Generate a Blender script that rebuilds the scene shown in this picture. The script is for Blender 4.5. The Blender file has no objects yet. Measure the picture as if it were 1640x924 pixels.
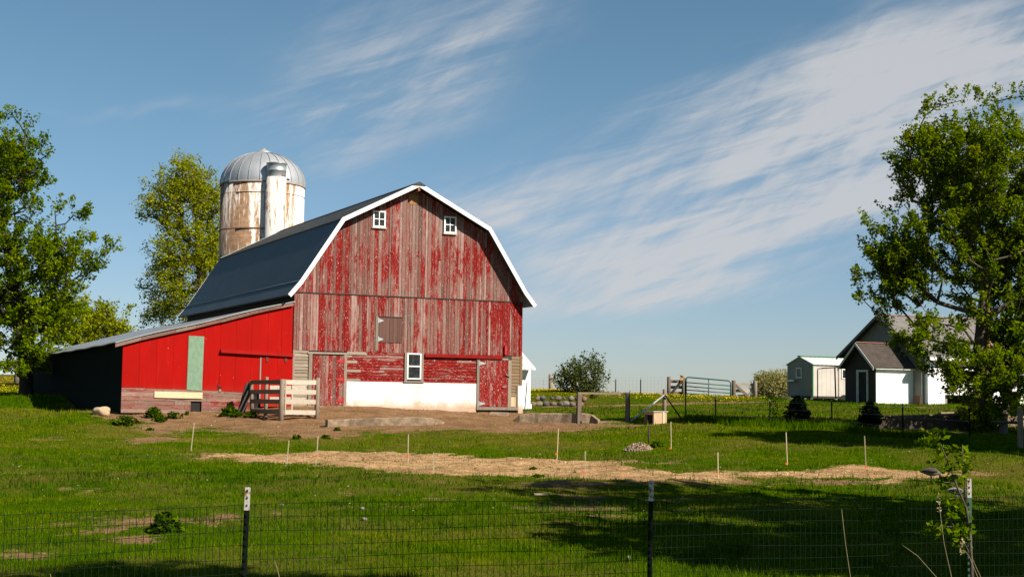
import bpy, bmesh, math, random
import numpy as np
from mathutils import Vector, Matrix
R_ = math.radians
random.seed(5); rng = np.random.default_rng(5)
scene = bpy.context.scene
COL = scene.collection

# ------------------------------------------------------------------ camera, sky, sun, exposure
EYE = 2.1                                   # eye height above the low ground by the roadside fence
F_PX, PITCH, ROLL = 2322.84, .0762, .0135   # focal length in pixels of a 1640 px wide frame
cp, sp, cr, sr = math.cos(PITCH), math.sin(PITCH), math.cos(ROLL), math.sin(ROLL)
_r = Vector((1, 0, 0)); _u = Vector((0, -sp, cp)); FWD = Vector((0, cp, sp))
RIGHT = cr*_r + sr*_u*(1); UP = -sr*_r + cr*_u
cam_d = bpy.data.cameras.new('camera'); cam = bpy.data.objects.new('camera', cam_d); COL.objects.link(cam)
cam_d.sensor_width = 36; cam_d.lens = 36*F_PX/1640; cam_d.clip_start = .1; cam_d.clip_end = 3000
cam.matrix_world = Matrix(((RIGHT.x, UP.x, -FWD.x, 0), (RIGHT.y, UP.y, -FWD.y, 0), (RIGHT.z, UP.z, -FWD.z, EYE), (0, 0, 0, 1)))
scene.camera = cam

SUN_EL, SUN_AZ = R_(39), R_(126)            # azimuth clockwise from +Y (the view direction): right and a little behind
SUN = Vector((math.sin(SUN_AZ)*math.cos(SUN_EL), math.cos(SUN_AZ)*math.cos(SUN_EL), math.sin(SUN_EL)))
sd = bpy.data.lights.new('sun', 'SUN'); sd.energy = 5.0; sd.angle = R_(.5); sd.color = (1, .93, .82)
so = bpy.data.objects.new('sun', sd); COL.objects.link(so); so.rotation_euler = SUN.to_track_quat('Z', 'Y').to_euler()
vs = scene.view_settings
vs.view_transform = 'Standard'; vs.look = 'None'; vs.gamma = 1; vs.use_curve_mapping = False; vs.exposure = .8
scene.cycles.max_bounces = 6; scene.cycles.transparent_max_bounces = 8
scene.cycles.use_denoising = True

class NT:
    """small node-graph writer"""
    def __init__(s, tree): s.t = tree; s.n = tree.nodes; s.l = tree.links
    def node(s, typ, **k):
        x = s.n.new(typ)
        for a, b in k.items(): setattr(x, a, b)
        return x
    def put(s, sock, v):
        if hasattr(v, 'links') or isinstance(v, bpy.types.NodeSocket): s.l.new(v, sock)
        else: sock.default_value = v
    def m(s, op, a, b=None, c=None, clamp=False):
        x = s.node('ShaderNodeMath', operation=op, use_clamp=clamp); s.put(x.inputs[0], a)
        if b is not None: s.put(x.inputs[1], b)
        if c is not None: s.put(x.inputs[2], c)
        return x.outputs[0]
    def vm(s, op, a, b=None):
        x = s.node('ShaderNodeVectorMath', operation=op); s.put(x.inputs[0], a)
        if b is not None: s.put(x.inputs[1], b)
        return x.outputs[0]
    def noise(s, vec, scale, detail=4, rough=.55, w=None, dist=0):
        x = s.node('ShaderNodeTexNoise', noise_dimensions='4D' if w is not None else '3D')
        s.put(x.inputs['Vector'], vec); x.inputs['Scale'].default_value = scale; x.inputs['Detail'].default_value = detail
        x.inputs['Roughness'].default_value = rough; x.inputs['Distortion'].default_value = dist
        if w is not None: s.put(x.inputs['W'], w)
        return x.outputs['Fac']
    def ss(s, v, a, b):
        x = s.node('ShaderNodeMapRange', interpolation_type='SMOOTHSTEP'); s.put(x.inputs[0], v)
        s.put(x.inputs[1], a); s.put(x.inputs[2], b); return x.outputs[0]
    def mix(s, f, a, b, mode='MIX'):
        x = s.node('ShaderNodeMix', data_type='RGBA', blend_type=mode); s.put(x.inputs[0], f)
        for i, v in ((6, a), (7, b)):
            s.put(x.inputs[i], v if not isinstance(v, tuple) else (*v[:3], 1))
        return x.outputs[2]
    def coord(s, sc=(1, 1, 1), out='Object', rot=(0, 0, 0)):
        t = s.node('ShaderNodeTexCoord'); mp = s.node('ShaderNodeMapping'); s.l.new(t.outputs[out], mp.inputs[0])
        mp.inputs['Scale'].default_value = sc; mp.inputs['Rotation'].default_value = rot; return mp.outputs[0]
    def attr(s, name, out='Fac'):
        return s.node('ShaderNodeAttribute', attribute_name=name).outputs[out]
    def bump(s, h, dist=.01, strength=1):
        b = s.node('ShaderNodeBump'); b.inputs['Distance'].default_value = dist; b.inputs['Strength'].default_value = strength
        s.put(b.inputs['Height'], h); return b.outputs[0]

world = bpy.data.worlds.new('World'); scene.world = world; world.use_nodes = True
w = NT(world.node_tree); w.n.clear()
sky = w.node('ShaderNodeTexSky', sky_type='NISHITA', sun_disc=False)
sky.sun_elevation = SUN_EL; sky.sun_rotation = SUN_AZ; sky.altitude = 0; sky.air_density = 1.0; sky.dust_density = .15; sky.ozone_density = 3.5
tc = w.node('ShaderNodeTexCoord'); sx = w.node('ShaderNodeSeparateXYZ'); w.l.new(tc.outputs['Generated'], sx.inputs[0])
ysafe = w.m('MAXIMUM', w.m('ABSOLUTE', sx.outputs[1]), .05)
ca = w.m('DIVIDE', sx.outputs[0], ysafe); ce = w.m('DIVIDE', sx.outputs[2], ysafe)   # horizontal and vertical slope of the view direction
cmb = w.node('ShaderNodeCombineXYZ'); w.l.new(ca, cmb.inputs[0]); w.l.new(ce, cmb.inputs[1])
def cloud_blob(a0, e0, ra, re, rot, wt):
    da = w.m('SUBTRACT', ca, a0); de = w.m('SUBTRACT', ce, e0); c, s = math.cos(rot), math.sin(rot)
    p = w.m('DIVIDE', w.m('ADD', w.m('MULTIPLY', da, c), w.m('MULTIPLY', de, s)), ra)
    q = w.m('DIVIDE', w.m('SUBTRACT', w.m('MULTIPLY', de, c), w.m('MULTIPLY', da, s)), re)
    d2 = w.m('ADD', w.m('MULTIPLY', p, p), w.m('MULTIPLY', q, q))
    return w.m('MULTIPLY', w.m('POWER', 2.718, w.m('MULTIPLY', d2, -1)), wt)
blobs = [(.164, .161, .17, .050, R_(25), 1.0), (.293, .235, .15, .042, R_(16), .95), (.15, .113, .14, .022, R_(15), .85), (.085, .074, .12, .010, R_(8), .55), (.27, .165, .14, .045, R_(22), .8),
         (-.090, .229, .085, .055, R_(38), .62), (-.03, .252, .09, .026, R_(25), .5), (-.12, .19, .08, .03, R_(10), .42), (-.013, .134, .04, .013, R_(6), .75), (.005, .117, .03, .008, R_(5), .6),
         (.0775, .043, .03, .005, R_(2), .6), (.056, .172, .12, .034, R_(28), .42), (-.27, .20, .07, .005, R_(-4), .28), (.06, .10, .05, .012, R_(6), .4)]
wrp = w.node('ShaderNodeTexNoise'); wmp = w.node('ShaderNodeMapping'); w.l.new(cmb.outputs[0], wmp.inputs[0]); wmp.inputs['Scale'].default_value = (6, 9, 1); wmp.inputs['Rotation'].default_value = (0, 0, R_(-20)); w.l.new(wmp.outputs[0], wrp.inputs['Vector']); wrp.inputs['Scale'].default_value = 1; wrp.inputs['Detail'].default_value = 4
wsp = w.node('ShaderNodeSeparateXYZ'); w.l.new(wrp.outputs['Color'], wsp.inputs[0]); ca0, ce0 = ca, ce
ca = w.m('MULTIPLY_ADD', w.m('SUBTRACT', wsp.outputs[0], .5), .13, ca0); ce = w.m('MULTIPLY_ADD', w.m('SUBTRACT', wsp.outputs[1], .5), .07, ce0)
msk = 0.0
for b in blobs: msk = w.m('ADD', cloud_blob(*b), msk)
def cmap(rot, sc):
    m0 = w.node('ShaderNodeMapping'); w.l.new(cmb.outputs[0], m0.inputs[0]); m0.inputs['Rotation'].default_value = (0, 0, rot)
    mp = w.node('ShaderNodeMapping'); w.l.new(m0.outputs[0], mp.inputs[0]); mp.inputs['Scale'].default_value = sc
    return mp.outputs[0]
n1 = w.noise(cmap(R_(-24), (4.2, 24, 1)), 1.0, 7, .6, dist=.5)
n2 = w.noise(cmap(R_(-17), (10, 80, 1)), 1.0, 6, .62, dist=.9)
n3 = w.noise(cmap(R_(-48), (14, 60, 1)), 1.0, 4, .6, dist=.6)
nn = w.m('ADD', w.m('ADD', w.m('MULTIPLY', n1, .55), w.m('MULTIPLY', n2, .3)), w.m('MULTIPLY', n3, .15))
fil = w.ss(nn, .34, .68)
dens = w.m('MULTIPLY', w.ss(w.m('MULTIPLY', msk, w.m('MULTIPLY_ADD', fil, 1.15, .20)), .0, 1.25), .84)
skyc = w.mix(1.0, sky.outputs[0], w.mix(w.ss(ce0, .26, .0), (.86, 1.02, .98), (.86, .93, 1.12)), 'MULTIPLY')
cloudc = w.mix(dens, skyc, (7.0, 7.05, 7.25))
bg = w.node('ShaderNodeBackground'); w.l.new(cloudc, bg.inputs[0]); bg.inputs[1].default_value = .05
wo = w.node('ShaderNodeOutputWorld'); w.l.new(bg.outputs[0], wo.inputs[0])

# ------------------------------------------------------------------ authoring helpers: photograph measurements to metres
def ray(px, py):
    return (px-820)/F_PX*RIGHT - (py-462)/F_PX*UP + FWD
def at(px, py, D):
    d = ray(px, py); p = d*(D/d.y); return Vector((p.x, p.y, p.z+EYE))

# terrain: thin plate spline through surveyed points (px, py, distance)
CTRL = [at(*c) for c in [
    (-100, 1085, 10.6), (400, 1070, 11), (820, 1060, 11.8), (1300, 1050, 13), (1750, 1040, 14),
    (0, 924, 16.6), (820, 924, 16.8), (1640, 924, 17.2),
    (0, 800, 25), (400, 790, 27), (820, 772, 30.5), (1300, 772, 31), (1640, 770, 32),
    (0, 700, 42), (200, 715, 40), (450, 745, 33.5), (820, 766, 31.2), (1150, 768, 31.5), (1490, 766, 31.8),
    (420, 728, 38), (650, 724, 40), (900, 736, 37), (1100, 752, 33.5), (1300, 748, 34), (1560, 740, 35),
    (300, 692, 47), (500, 700, 45.5), (700, 690, 47.5), (900, 690, 47.5), (1075, 690, 46.5), (1300, 690, 45.5), (1580, 692, 46),
    (120, 640, 61), (46, 630, 76), (90, 632, 68), (162, 656, 54), (0, 645, 60),
    (700, 668, 52), (880, 678, 51.5), (1000, 680, 50.5), (1100, 680, 48.5),
    (1300, 662, 59), (1000, 660, 58), (930, 652, 62), (1450, 660, 60), (1600, 664, 58),
    (1000, 632, 74), (870, 628, 68), (1100, 634, 77), (1200, 638, 80), (1300, 641, 82), (1420, 646.5, 71.5), (1520, 648.5, 71), (1640, 650, 72),
    (0, 600, 112), (60, 603, 108), (-60, 605, 108)]]
CTRL += [Vector(c) for c in [
    (-8.0, 52.9, 1.72), (-6.0, 53.8, 1.74), (-1.3, 56.0, 1.58), (.5, 56.6, 1.55), (-13.5, 50.3, 1.42), (-10.7, 51.6, 1.5),
    (-17, 60, 1.55), (-10, 66, 1.9), (-3, 66, 2.0), (-20, 74, 2.0), (-12, 78, 2.1),
    (0, 0, 1.0), (-30, 0, .8), (30, 0, 1.0), (0, -40, 1.0), (-40, 30, .3), (-45, 60, 1.6), (40, 30, .6), (45, 60, 1.8), (60, 90, 2.2), (24, 46, 1.35),
    (-90, 100, 3.0), (0, 130, 1.2), (40, 130, 1.6), (-45, 150, 2.4), (100, 120, 1.5), (-120, 30, 0), (120, 30, .5), (0, 260, -5), (-150, 260, -5), (150, 260, -5), (-200, -100, 0), (200, -100, 0), (0, -150, 0)]]
_cx = np.array([[c.x, c.y] for c in CTRL]); _cz = np.array([c.z for c in CTRL])
def _phi(r2): return np.where(r2 > 1e-9, .5*r2*np.log(np.maximum(r2, 1e-9)), 0)
_n = len(_cx); _S = 40.0
_K = _phi((((_cx[:, None]-_cx[None])/_S)**2).sum(-1)) + np.eye(_n)*2e-4
_P = np.c_[np.ones(_n), _cx/_S]
_sol = np.linalg.solve(np.block([[_K, _P], [_P.T, np.zeros((3, 3))]]), np.r_[_cz, np.zeros(3)])
_wv = np.random.default_rng(3); _W = [(_wv.uniform(-1, 1, 2), _wv.uniform(0, 6.28)) for _ in range(40)]
def heights(X, Y, rough=True):
    X = np.asarray(X, float); Y = np.asarray(Y, float); sh = X.shape; X = X.ravel(); Y = Y.ravel(); out = np.empty(len(X))
    Yc = np.clip(Y, -150, 260); Xc = np.clip(X, -200, 200)
    for i in range(0, len(X), 20000):
        q = np.c_[Xc[i:i+20000], Yc[i:i+20000]]
        out[i:i+20000] = _phi((((q[:, None]-_cx[None])/_S)**2).sum(-1)) @ _sol[:_n] + np.c_[np.ones(len(q)), q/_S] @ _sol[_n:]
    if rough:
        amp = np.clip(1-np.abs(Y-30)/60, .15, 1)
        for k, (d, ph) in enumerate(_W):
            fr = 1.2*1.09**k; out += amp*.028/1.055**k*np.sin((X*d[0]+Y*d[1])*fr+ph)*.55
    return out.reshape(sh)
def gz(x, y): return float(heights([x], [y])[0])
_t = np.concatenate([np.arange(8, 90, .06), np.arange(90, 160, .5)])
def gpt(px, py):
    """where the sight line through a photo point meets the ground"""
    d = ray(px, py); d = d/d.y
    z = EYE + d.z*_t; h = heights(d.x*_t, _t); s = np.nonzero(z <= h)[0]
    k = _t[s[0]] if len(s) else 80.
    return Vector((d.x*k, k, gz(d.x*k, k)))

# ------------------------------------------------------------------ object helpers
def tag(o, label=None, cat=None, group=None, kind=None):
    if label: o['label'] = label
    if cat: o['category'] = cat
    if group: o['group'] = group
    if kind: o['kind'] = kind
    return o
def empty(name, loc, rz=0, label=None, cat=None, group=None):
    o = bpy.data.objects.new(name, None); COL.objects.link(o); o.location = loc; o.rotation_euler = (0, 0, rz); o.empty_display_size = .3
    return tag(o, label, cat, group)
def copy_tree(o, parent=None):
    c = o.copy(); COL.objects.link(c)
    if parent: c.parent = parent
    for ch in [x for x in o.children]: copy_tree(ch, c)
    return c
class MB:
    """collects shapes, then links them as ONE mesh object"""
    def __init__(s): s.v = []; s.f = []; s.mi = []; s.rnd = []; s.cur = 0; s.r = .5; s.sm = []; s.smooth = False
    def face(s, idx): s.f.append(tuple(idx)); s.mi.append(s.cur); s.rnd.append(s.r); s.sm.append(s.smooth)
    def verts(s, vs): b = len(s.v); s.v.extend(tuple(x) for x in vs); return b
    def poly(s, pts): b = s.verts(pts); s.face(range(b, b+len(pts)))
    def box(s, lo, hi): s.hexa([(lo[0], lo[1], lo[2]), (hi[0], lo[1], lo[2]), (hi[0], hi[1], lo[2]), (lo[0], hi[1], lo[2]),
                               (lo[0], lo[1], hi[2]), (hi[0], lo[1], hi[2]), (hi[0], hi[1], hi[2]), (lo[0], hi[1], hi[2])])
    def hexa(s, p):
        b = s.verts(p)
        for q in ((3, 2, 1, 0), (4, 5, 6, 7), (0, 1, 5, 4), (1, 2, 6, 5), (2, 3, 7, 6), (3, 0, 4, 7)): s.face([b+i for i in q])
    def bar(s, a, b, wx, wy, up=Vector((0, 0, 1)), taper=1):
        a, b = Vector(a), Vector(b); d = (b-a).normalized()
        if abs(d.dot(up)) > .98: up = Vector((0, 1, 0))
        x = d.cross(up).normalized(); y = x.cross(d)
        s.hexa([a+x*i*wx/2+y*j*wy/2 for i, j in ((-1, -1), (1, -1), (1, 1), (-1, 1))]+[b+(x*i*wx/2+y*j*wy/2)*taper for i, j in ((-1, -1), (1, -1), (1, 1), (-1, 1))])
    def tube(s, pts, rad, n=8, cap=True):
        pts = [Vector(p) for p in pts]; rad = rad if hasattr(rad, '__len__') else [rad]*len(pts)
        sm0 = s.smooth; s.smooth = True; rings = []; prev = None
        for i, p in enumerate(pts):
            d = (pts[min(i+1, len(pts)-1)]-pts[max(i-1, 0)]).normalized()
            ref = prev if prev is not None else (Vector((1, 0, 0)) if abs(d.x) < .9 else Vector((0, 1, 0)))
            x = (ref-d*ref.dot(d)).normalized(); y = d.cross(x); prev = x
            rings.append(s.verts([p+(x*math.cos(6.2832*k/n)+y*math.sin(6.2832*k/n))*rad[i] for k in range(n)]))
        for a, b in zip(rings, rings[1:]):
            for k in range(n): s.face([a+k, a+(k+1) % n, b+(k+1) % n, b+k])
        s.smooth = False
        if cap: s.face([rings[0]+k for k in range(n)][::-1]); s.face([rings[-1]+k for k in range(n)])
        s.smooth = sm0
    def lathe(s, prof, n=32, c=(0, 0, 0)):
        sm0 = s.smooth; s.smooth = True; rings = []
        for r, z in prof: rings.append(s.verts([(c[0]+r*math.cos(6.2832*k/n), c[1]+r*math.sin(6.2832*k/n), c[2]+z) for k in range(n)]))
        for a, b in zip(rings, rings[1:]):
            for k in range(n): s.face([a+k, a+(k+1) % n, b+(k+1) % n, b+k])
        s.smooth = sm0
    def prism(s, pts2, a0, a1, plane='xz'):
        """polygon in a plane, extruded along the third axis from a0 to a1"""
        f = (lambda p, t: (p[0], t, p[1])) if plane == 'xz' else ((lambda p, t: (t, p[0], p[1])) if plane == 'yz' else (lambda p, t: (p[0], p[1], t)))
        n = len(pts2); b = s.verts([f(p, a0) for p in pts2]+[f(p, a1) for p in pts2])
        s.face(range(b, b+n)); s.face(range(b+2*n-1, b+n-1, -1))
        for k in range(n): s.face([b+k, b+(k+1) % n, b+n+(k+1) % n, b+n+k][::-1])
    def build(s, name, mats, parent=None, loc=None, rz=0, bevel=0):
        me = bpy.data.meshes.new(name); me.from_pydata(s.v, [], s.f)
        mats = mats if isinstance(mats, (list, tuple)) else [mats]
        for m in mats: me.materials.append(m)
        me.polygons.foreach_set('material_index', s.mi); me.polygons.foreach_set('use_smooth', s.sm)
        a = me.attributes.new('rnd', 'FLOAT', 'FACE'); a.data.foreach_set('value', s.rnd)
        bm = bmesh.new(); bm.from_mesh(me); bmesh.ops.recalc_face_normals(bm, faces=bm.faces); bm.to_mesh(me); bm.free()
        me.update()
        o = bpy.data.objects.new(name, me); COL.objects.link(o)
        if parent: o.parent = parent
        if loc is not None: o.location = loc
        o.rotation_euler = (0, 0, rz)
        if bevel:
            md = o.modifiers.new('bevel', 'BEVEL'); md.width = bevel; md.segments = 2; md.limit_method = 'ANGLE'
        return o

# ------------------------------------------------------------------ materials
def mat(name, rough=.85, spec=.3, metal=0):
    m = bpy.data.materials.new(name); m.use_nodes = True; t = NT(m.node_tree)
    b = t.n['Principled BSDF']; b.inputs['Roughness'].default_value = rough; b.inputs['Specular IOR Level'].default_value = spec; b.inputs['Metallic'].default_value = metal
    return m, t, b
def plain(name, c1, c2=None, scale=3, rough=.85, spec=.3, metal=0, stretch=(1, 1, 1), bump=0, bscale=None):
    m, t, b = mat(name, rough, spec, metal); c2 = c2 or tuple(x*.7 for x in c1)
    co = t.coord(stretch); n = t.noise(co, scale, 6, .6)
    t.put(b.inputs['Base Color'], t.mix(t.ss(n, .3, .7), c1, c2))
    if bump: t.put(b.inputs['Normal'], t.bump(t.noise(co, bscale or scale*4, 5, .65), bump))
    return m
def weathered(name, paint, thr, wood=((.40, .31, .265), (.20, .135, .11), (.075, .05, .04)), along='z', faded=(.23, .055, .042), fleck=.5, rough=.9, vary=.12):
    """flaking paint on boards: every board has its own random number in the attribute rnd"""
    m, t, b = mat(name, rough, .03); rn = t.attr('rnd')
    if len(wood) == 2: wood = (wood[0], tuple((x*.5+y*.5) for x, y in zip(*wood)), wood[1])
    sc = {'z': (17, 17, .7), 'x': (.7, 17, 17)}[along]; sc2 = {'z': (3.2, 3.2, .75), 'x': (.75, 3.2, 3.2)}[along]; sc3 = {'z': (24, 24, 7), 'x': (7, 24, 24)}[along]; sc4 = {'z': (7, 7, 2.2), 'x': (2.2, 7, 7)}[along]
    wn = t.m('MULTIPLY', rn, 41.3)
    fine = t.noise(t.coord(sc), 1, 8, .72, wn); broad = t.noise(t.coord(sc2), 1, 5, .6, t.m('MULTIPLY', rn, 9.1)); mid = t.noise(t.coord(sc3), 1, 6, .7, wn); patch = t.noise(t.coord(sc4), 1, 6, .7, t.m('MULTIPLY', rn, 3.3))
    wide = t.noise(t.coord((.35, .35, .45)), 1, 3, .5); r2 = t.m('FRACT', t.m('MULTIPLY', rn, 17.31))
    tone = t.m('ADD', t.m('MULTIPLY', r2, .42), t.m('MULTIPLY', fine, .62))
    woodc = t.mix(t.ss(tone, .22, .52), wood[2], wood[1]); woodc = t.mix(t.ss(tone, .5, .80), woodc, wood[0])
    hv = t.m('ADD', t.m('MULTIPLY', t.m('SUBTRACT', rn, .5), vary*2), t.m('ADD', t.m('MULTIPLY', broad, .55), t.m('ADD', t.m('MULTIPLY', fine, .35), t.m('ADD', t.m('MULTIPLY', patch, .62), t.m('MULTIPLY', wide, .50)))))
    cover = t.m('MULTIPLY', t.ss(hv, thr-.05, thr+.05), .95); halo = t.ss(hv, thr-.30, thr+.0)
    pc = t.mix(t.ss(mid, .35, .66), paint, tuple(x*.40 for x in paint)); pc = t.mix(t.m('MULTIPLY', t.ss(fine, .5, .75), .3), pc, faded)
    c = t.mix(t.m('MULTIPLY', halo, .6), woodc, t.mix(.5, faded, woodc)); c = t.mix(t.m('MULTIPLY', halo, .35), c, faded); c = t.mix(cover, c, pc)
    fl = t.m('MULTIPLY', t.ss(t.noise(t.coord(sc3), 1.6, 4, .6, t.m('ADD', wn, 5.)), .57, .67), fleck)
    c = t.mix(fl, c, (.55, .46, .42))
    c = t.mix(t.m('MULTIPLY', t.ss(t.noise(t.coord(sc), 2.4, 3, .5, t.m('ADD', wn, 11.)), .60, .70), .75), c, (.05, .025, .02))
    t.put(b.inputs['Base Color'], c); t.put(b.inputs['Normal'], t.bump(t.m('ADD', fine, t.m('MULTIPLY', cover, .25)), .012, .8))
    return m
RED = (.40, .018, .012)
M = {}
M['boards_up'] = weathered('weathered_red_boards_upper', (.28, .012, .010), 1.085)
M['boards_low'] = weathered('weathered_red_boards_lower', (.27, .010, .008), 1.01)
M['door'] = weathered('flaking_red_door', (.27, .011, .008), 1.0, fleck=.8)
M['clap'] = weathered('flaking_red_clapboard', (.24, .008, .006), .94, along='x', fleck=.6)
M['clap_grey'] = weathered('bare_grey_clapboard', (.30, .1, .08), 1.9, along='x', wood=((.33, .265, .20), (.20, .155, .11)), fleck=.2)
M['clap_brown'] = weathered('bare_brown_clapboard', (.30, .1, .08), 1.9, along='x', wood=((.24, .165, .10), (.14, .09, .05)), fleck=.05)
M['grey_wood'] = weathered('bare_grey_board', (.3, .1, .08), 1.9, wood=((.31, .255, .20), (.19, .15, .115)), fleck=.3)
M['plank'] = weathered('pink_weathered_plank', (.26, .03, .025), 1.17, along='x', wood=((.33, .23, .175), (.10, .062, .045)), faded=(.24, .07, .055), fleck=.35)
M['post'] = weathered('grey_fence_post', (.3, .1, .08), 1.9, wood=((.28, .22, .165), (.14, .105, .078)), fleck=.1)
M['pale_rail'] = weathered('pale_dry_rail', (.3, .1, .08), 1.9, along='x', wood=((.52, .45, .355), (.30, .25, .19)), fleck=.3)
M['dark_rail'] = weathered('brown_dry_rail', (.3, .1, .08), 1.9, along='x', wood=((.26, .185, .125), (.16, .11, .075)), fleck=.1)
def mk_leanred():
    m, t, b = mat('fresh_red_panel', .8, .08); rn = t.attr('rnd')
    n = t.noise(t.coord((1.2, 1.2, .5)), 1.3, 6, .6, t.m('MULTIPLY', rn, 7.)); n2 = t.noise(t.coord((30, 30, 2)), 1, 4, .6)
    c = t.mix(t.ss(n, .3, .7), (.34, .0035, .0015), (.28, .0035, .0015)); c = t.mix(t.m('MULTIPLY', t.ss(n2, .55, .8), .3), c, (.44, .010, .004))
    c = t.mix(t.m('MULTIPLY', t.ss(t.noise(t.coord(), 14, 2, .5), .765, .79), .8), c, (.6, .3, .25))
    g = t.node('ShaderNodeSeparateXYZ'); t.l.new(t.coord(), g.inputs[0]); n3 = t.noise(t.coord((6, 6, .45)), 1, 6, .65)
    c = t.mix(t.m('MULTIPLY', t.ss(n3, .55, .72), .35), c, (.20, .012, .008)); c = t.mix(t.m('MULTIPLY', t.ss(n3, .42, .28), .25), c, (.42, .03, .02))
    dirt = t.m('MULTIPLY', t.ss(t.m('ADD', g.outputs[2], t.m('MULTIPLY', n, .8)), 1.55, .9), .35)
    c = t.mix(dirt, c, (.22, .05, .03))
    t.put(b.inputs['Base Color'], c); t.put(b.inputs['Normal'], t.bump(t.m('ADD', n2, n), .006, .6)); return m
M['lean_red'] = mk_leanred()
M['green_panel'] = plain('faded_green_panel', (.135, .225, .14), (.19, .27, .185), 8, .85, stretch=(1, 1, .6), bump=.003)
M['new_board'] = plain('new_pine_board', (.64, .54, .35), (.54, .41, .22), 2.2, .75, stretch=(.6, 8, 8), bump=.002)
M['white_trim'] = plain('white_trim_paint', (.82, .82, .80), (.72, .72, .69), 4, .6)
def mk_whitewall():
    m, t, b = mat('whitewashed_block', .9, .2); co = t.coord(); n = t.noise(co, 1.7, 6, .65); g = t.node('ShaderNodeSeparateXYZ'); t.l.new(co, g.inputs[0])
    c = t.mix(t.ss(n, .45, .75), (.70, .68, .65), (.56, .51, .46))
    low = t.ss(t.m('ADD', g.outputs[2], t.m('MULTIPLY', n, -.62)), .30, -.14); c = t.mix(t.m('MULTIPLY', low, .9), c, (.42, .27, .16))
    br = t.node('ShaderNodeTexBrick'); mp = t.coord((1, 1, 1), rot=(R_(-90), 0, 0)); t.put(br.inputs['Vector'], mp)
    for k, v in (('Scale', 1.0), ('Brick Width', .4), ('Row Height', .2), ('Mortar Size', .012)): br.inputs[k].default_value = v
    c = t.mix(t.m('MULTIPLY', br.outputs['Fac'], .28), c, (.42, .37, .32)); c = t.mix(t.m('MULTIPLY', t.ss(t.noise(co, 9, 4, .6), .60, .68), .5), c, (.45, .36, .29))
    t.put(b.inputs['Base Color'], c); t.put(b.inputs['Normal'], t.bump(t.m('ADD', t.m('MULTIPLY', br.outputs['Fac'], -.5), t.noise(co, 14, 5, .6)), .008, .7)); return m
M['whitewash'] = mk_whitewall()
def mk_metalroof(name, c1, c2, rib=.23, rough=.42, metal=.0, axis=1, spec=.5, stain=None):
    m, t, b = mat(name, rough, spec, metal); co = t.coord(); g = t.node('ShaderNodeSeparateXYZ'); t.l.new(co, g.inputs[0])
    s = t.m('PINGPONG', g.outputs[axis], rib/2); r = t.ss(s, 0, rib*.16)
    n = t.noise(t.coord((1, .6, 1)), .9, 5, .6); c = t.mix(t.ss(n, .3, .7), c1, c2)
    c = t.mix(t.m('MULTIPLY', t.m('SUBTRACT', 1.0, r), .55), c, tuple(x*.35 for x in c1))
    if stain: c = t.mix(t.m('MULTIPLY', t.ss(t.noise(t.coord((.5, 3, .5)), 1.4, 5, .6), .55, .75), .7), c, stain)
    t.put(b.inputs['Base Color'], c); t.put(b.inputs['Normal'], t.bump(t.m('SUBTRACT', t.m('MULTIPLY', n, .2), r), .02, .9)); return m
M['roof_blue'] = mk_metalroof('dark_blue_metal_roof', (.050, .064, .078), (.066, .080, .090), rough=.5, spec=.25, stain=(.055, .065, .05))
M['roof_char'] = mk_metalroof('charcoal_metal_roof', (.042, .044, .042), (.055, .056, .052), rough=.65, spec=.2)
M['roof_grey'] = mk_metalroof('galvanised_roof', (.40, .42, .43), (.52, .53, .53), rough=.4, metal=.3, stain=(.33, .30, .27))
M['roof_white'] = mk_metalroof('white_metal_roof', (.66, .63, .60), (.58, .55, .52), rib=.3, axis=0)
M['dark'] = plain('dark_interior', (.012, .011, .010), (.02, .018, .016), 2)
M['soffit'] = plain('dark_soffit_wood', (.055, .045, .035), (.035, .028, .022), 5)
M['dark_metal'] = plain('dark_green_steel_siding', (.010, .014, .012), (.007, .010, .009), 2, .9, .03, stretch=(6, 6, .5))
M['hinge'] = plain('pale_steel_hinge', (.55, .56, .56), (.4, .4, .4), 20, .4, metal=.5)
M['hinge_red'] = plain('red_painted_hinge', (.45, .02, .02), (.3, .02, .02), 20, .6)
M['osb'] = plain('raw_plywood', (.62, .42, .24), (.52, .33, .17), 6, .8, stretch=(1, 1, 6))
def mk_glass():
    m, t, b = mat('dim_window_glass', .12, .5); n = t.noise(t.coord(), 5, 5, .7)
    t.put(b.inputs['Base Color'], t.mix(t.ss(n, .45, .7), (.012, .014, .014), (.05, .055, .05))); t.put(b.inputs['Roughness'], t.m('MULTIPLY_ADD', n, .35, .05)); return m
M['glass'] = mk_glass()
M['concrete'] = plain('rough_old_concrete', (.28, .20, .13), (.15, .105, .065), 5, .95, bump=.02, bscale=14)
M['stone'] = plain('fieldstone', (.34, .26, .21), (.19, .15, .13), 3, .9, bump=.01)
M['stone_tan'] = plain('tan_boulder', (.50, .36, .22), (.34, .23, .13), 5, .9, bump=.02, bscale=12)
M['tpost'] = plain('dark_green_post_paint', (.005, .009, .006), (.003, .005, .004), 20, .8, .1)
M['tpost_green'] = plain('green_post_paint', (.045, .10, .06), (.03, .07, .04), 30, .6)
def mk_tip():
    m, t, b = mat('rusting_white_tip', .7, .3); n = t.noise(t.coord(), 28, 5, .7)
    t.put(b.inputs['Base Color'], t.mix(t.ss(n, .5, .62), (.44, .41, .38), (.20, .08, .03))); return m
M['tip'] = mk_tip()
M['wire'] = plain('dark_green_wire', (.012, .020, .012), (.008, .014, .008), 8, .95, .02)
M['wire_grey'] = plain('galvanised_wire', (.22, .23, .23), (.16, .165, .165), 8, .5)
M['gate_green'] = plain('green_gate_tube', (.012, .10, .07), (.01, .075, .055), 8, .45)
M['stake'] = plain('pale_stake_wood', (.50, .41, .26), (.38, .30, .18), 12, .8)
M['orange'] = plain('orange_ribbon', (.85, .13, .03), (.7, .08, .02), 12, .6)
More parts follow.
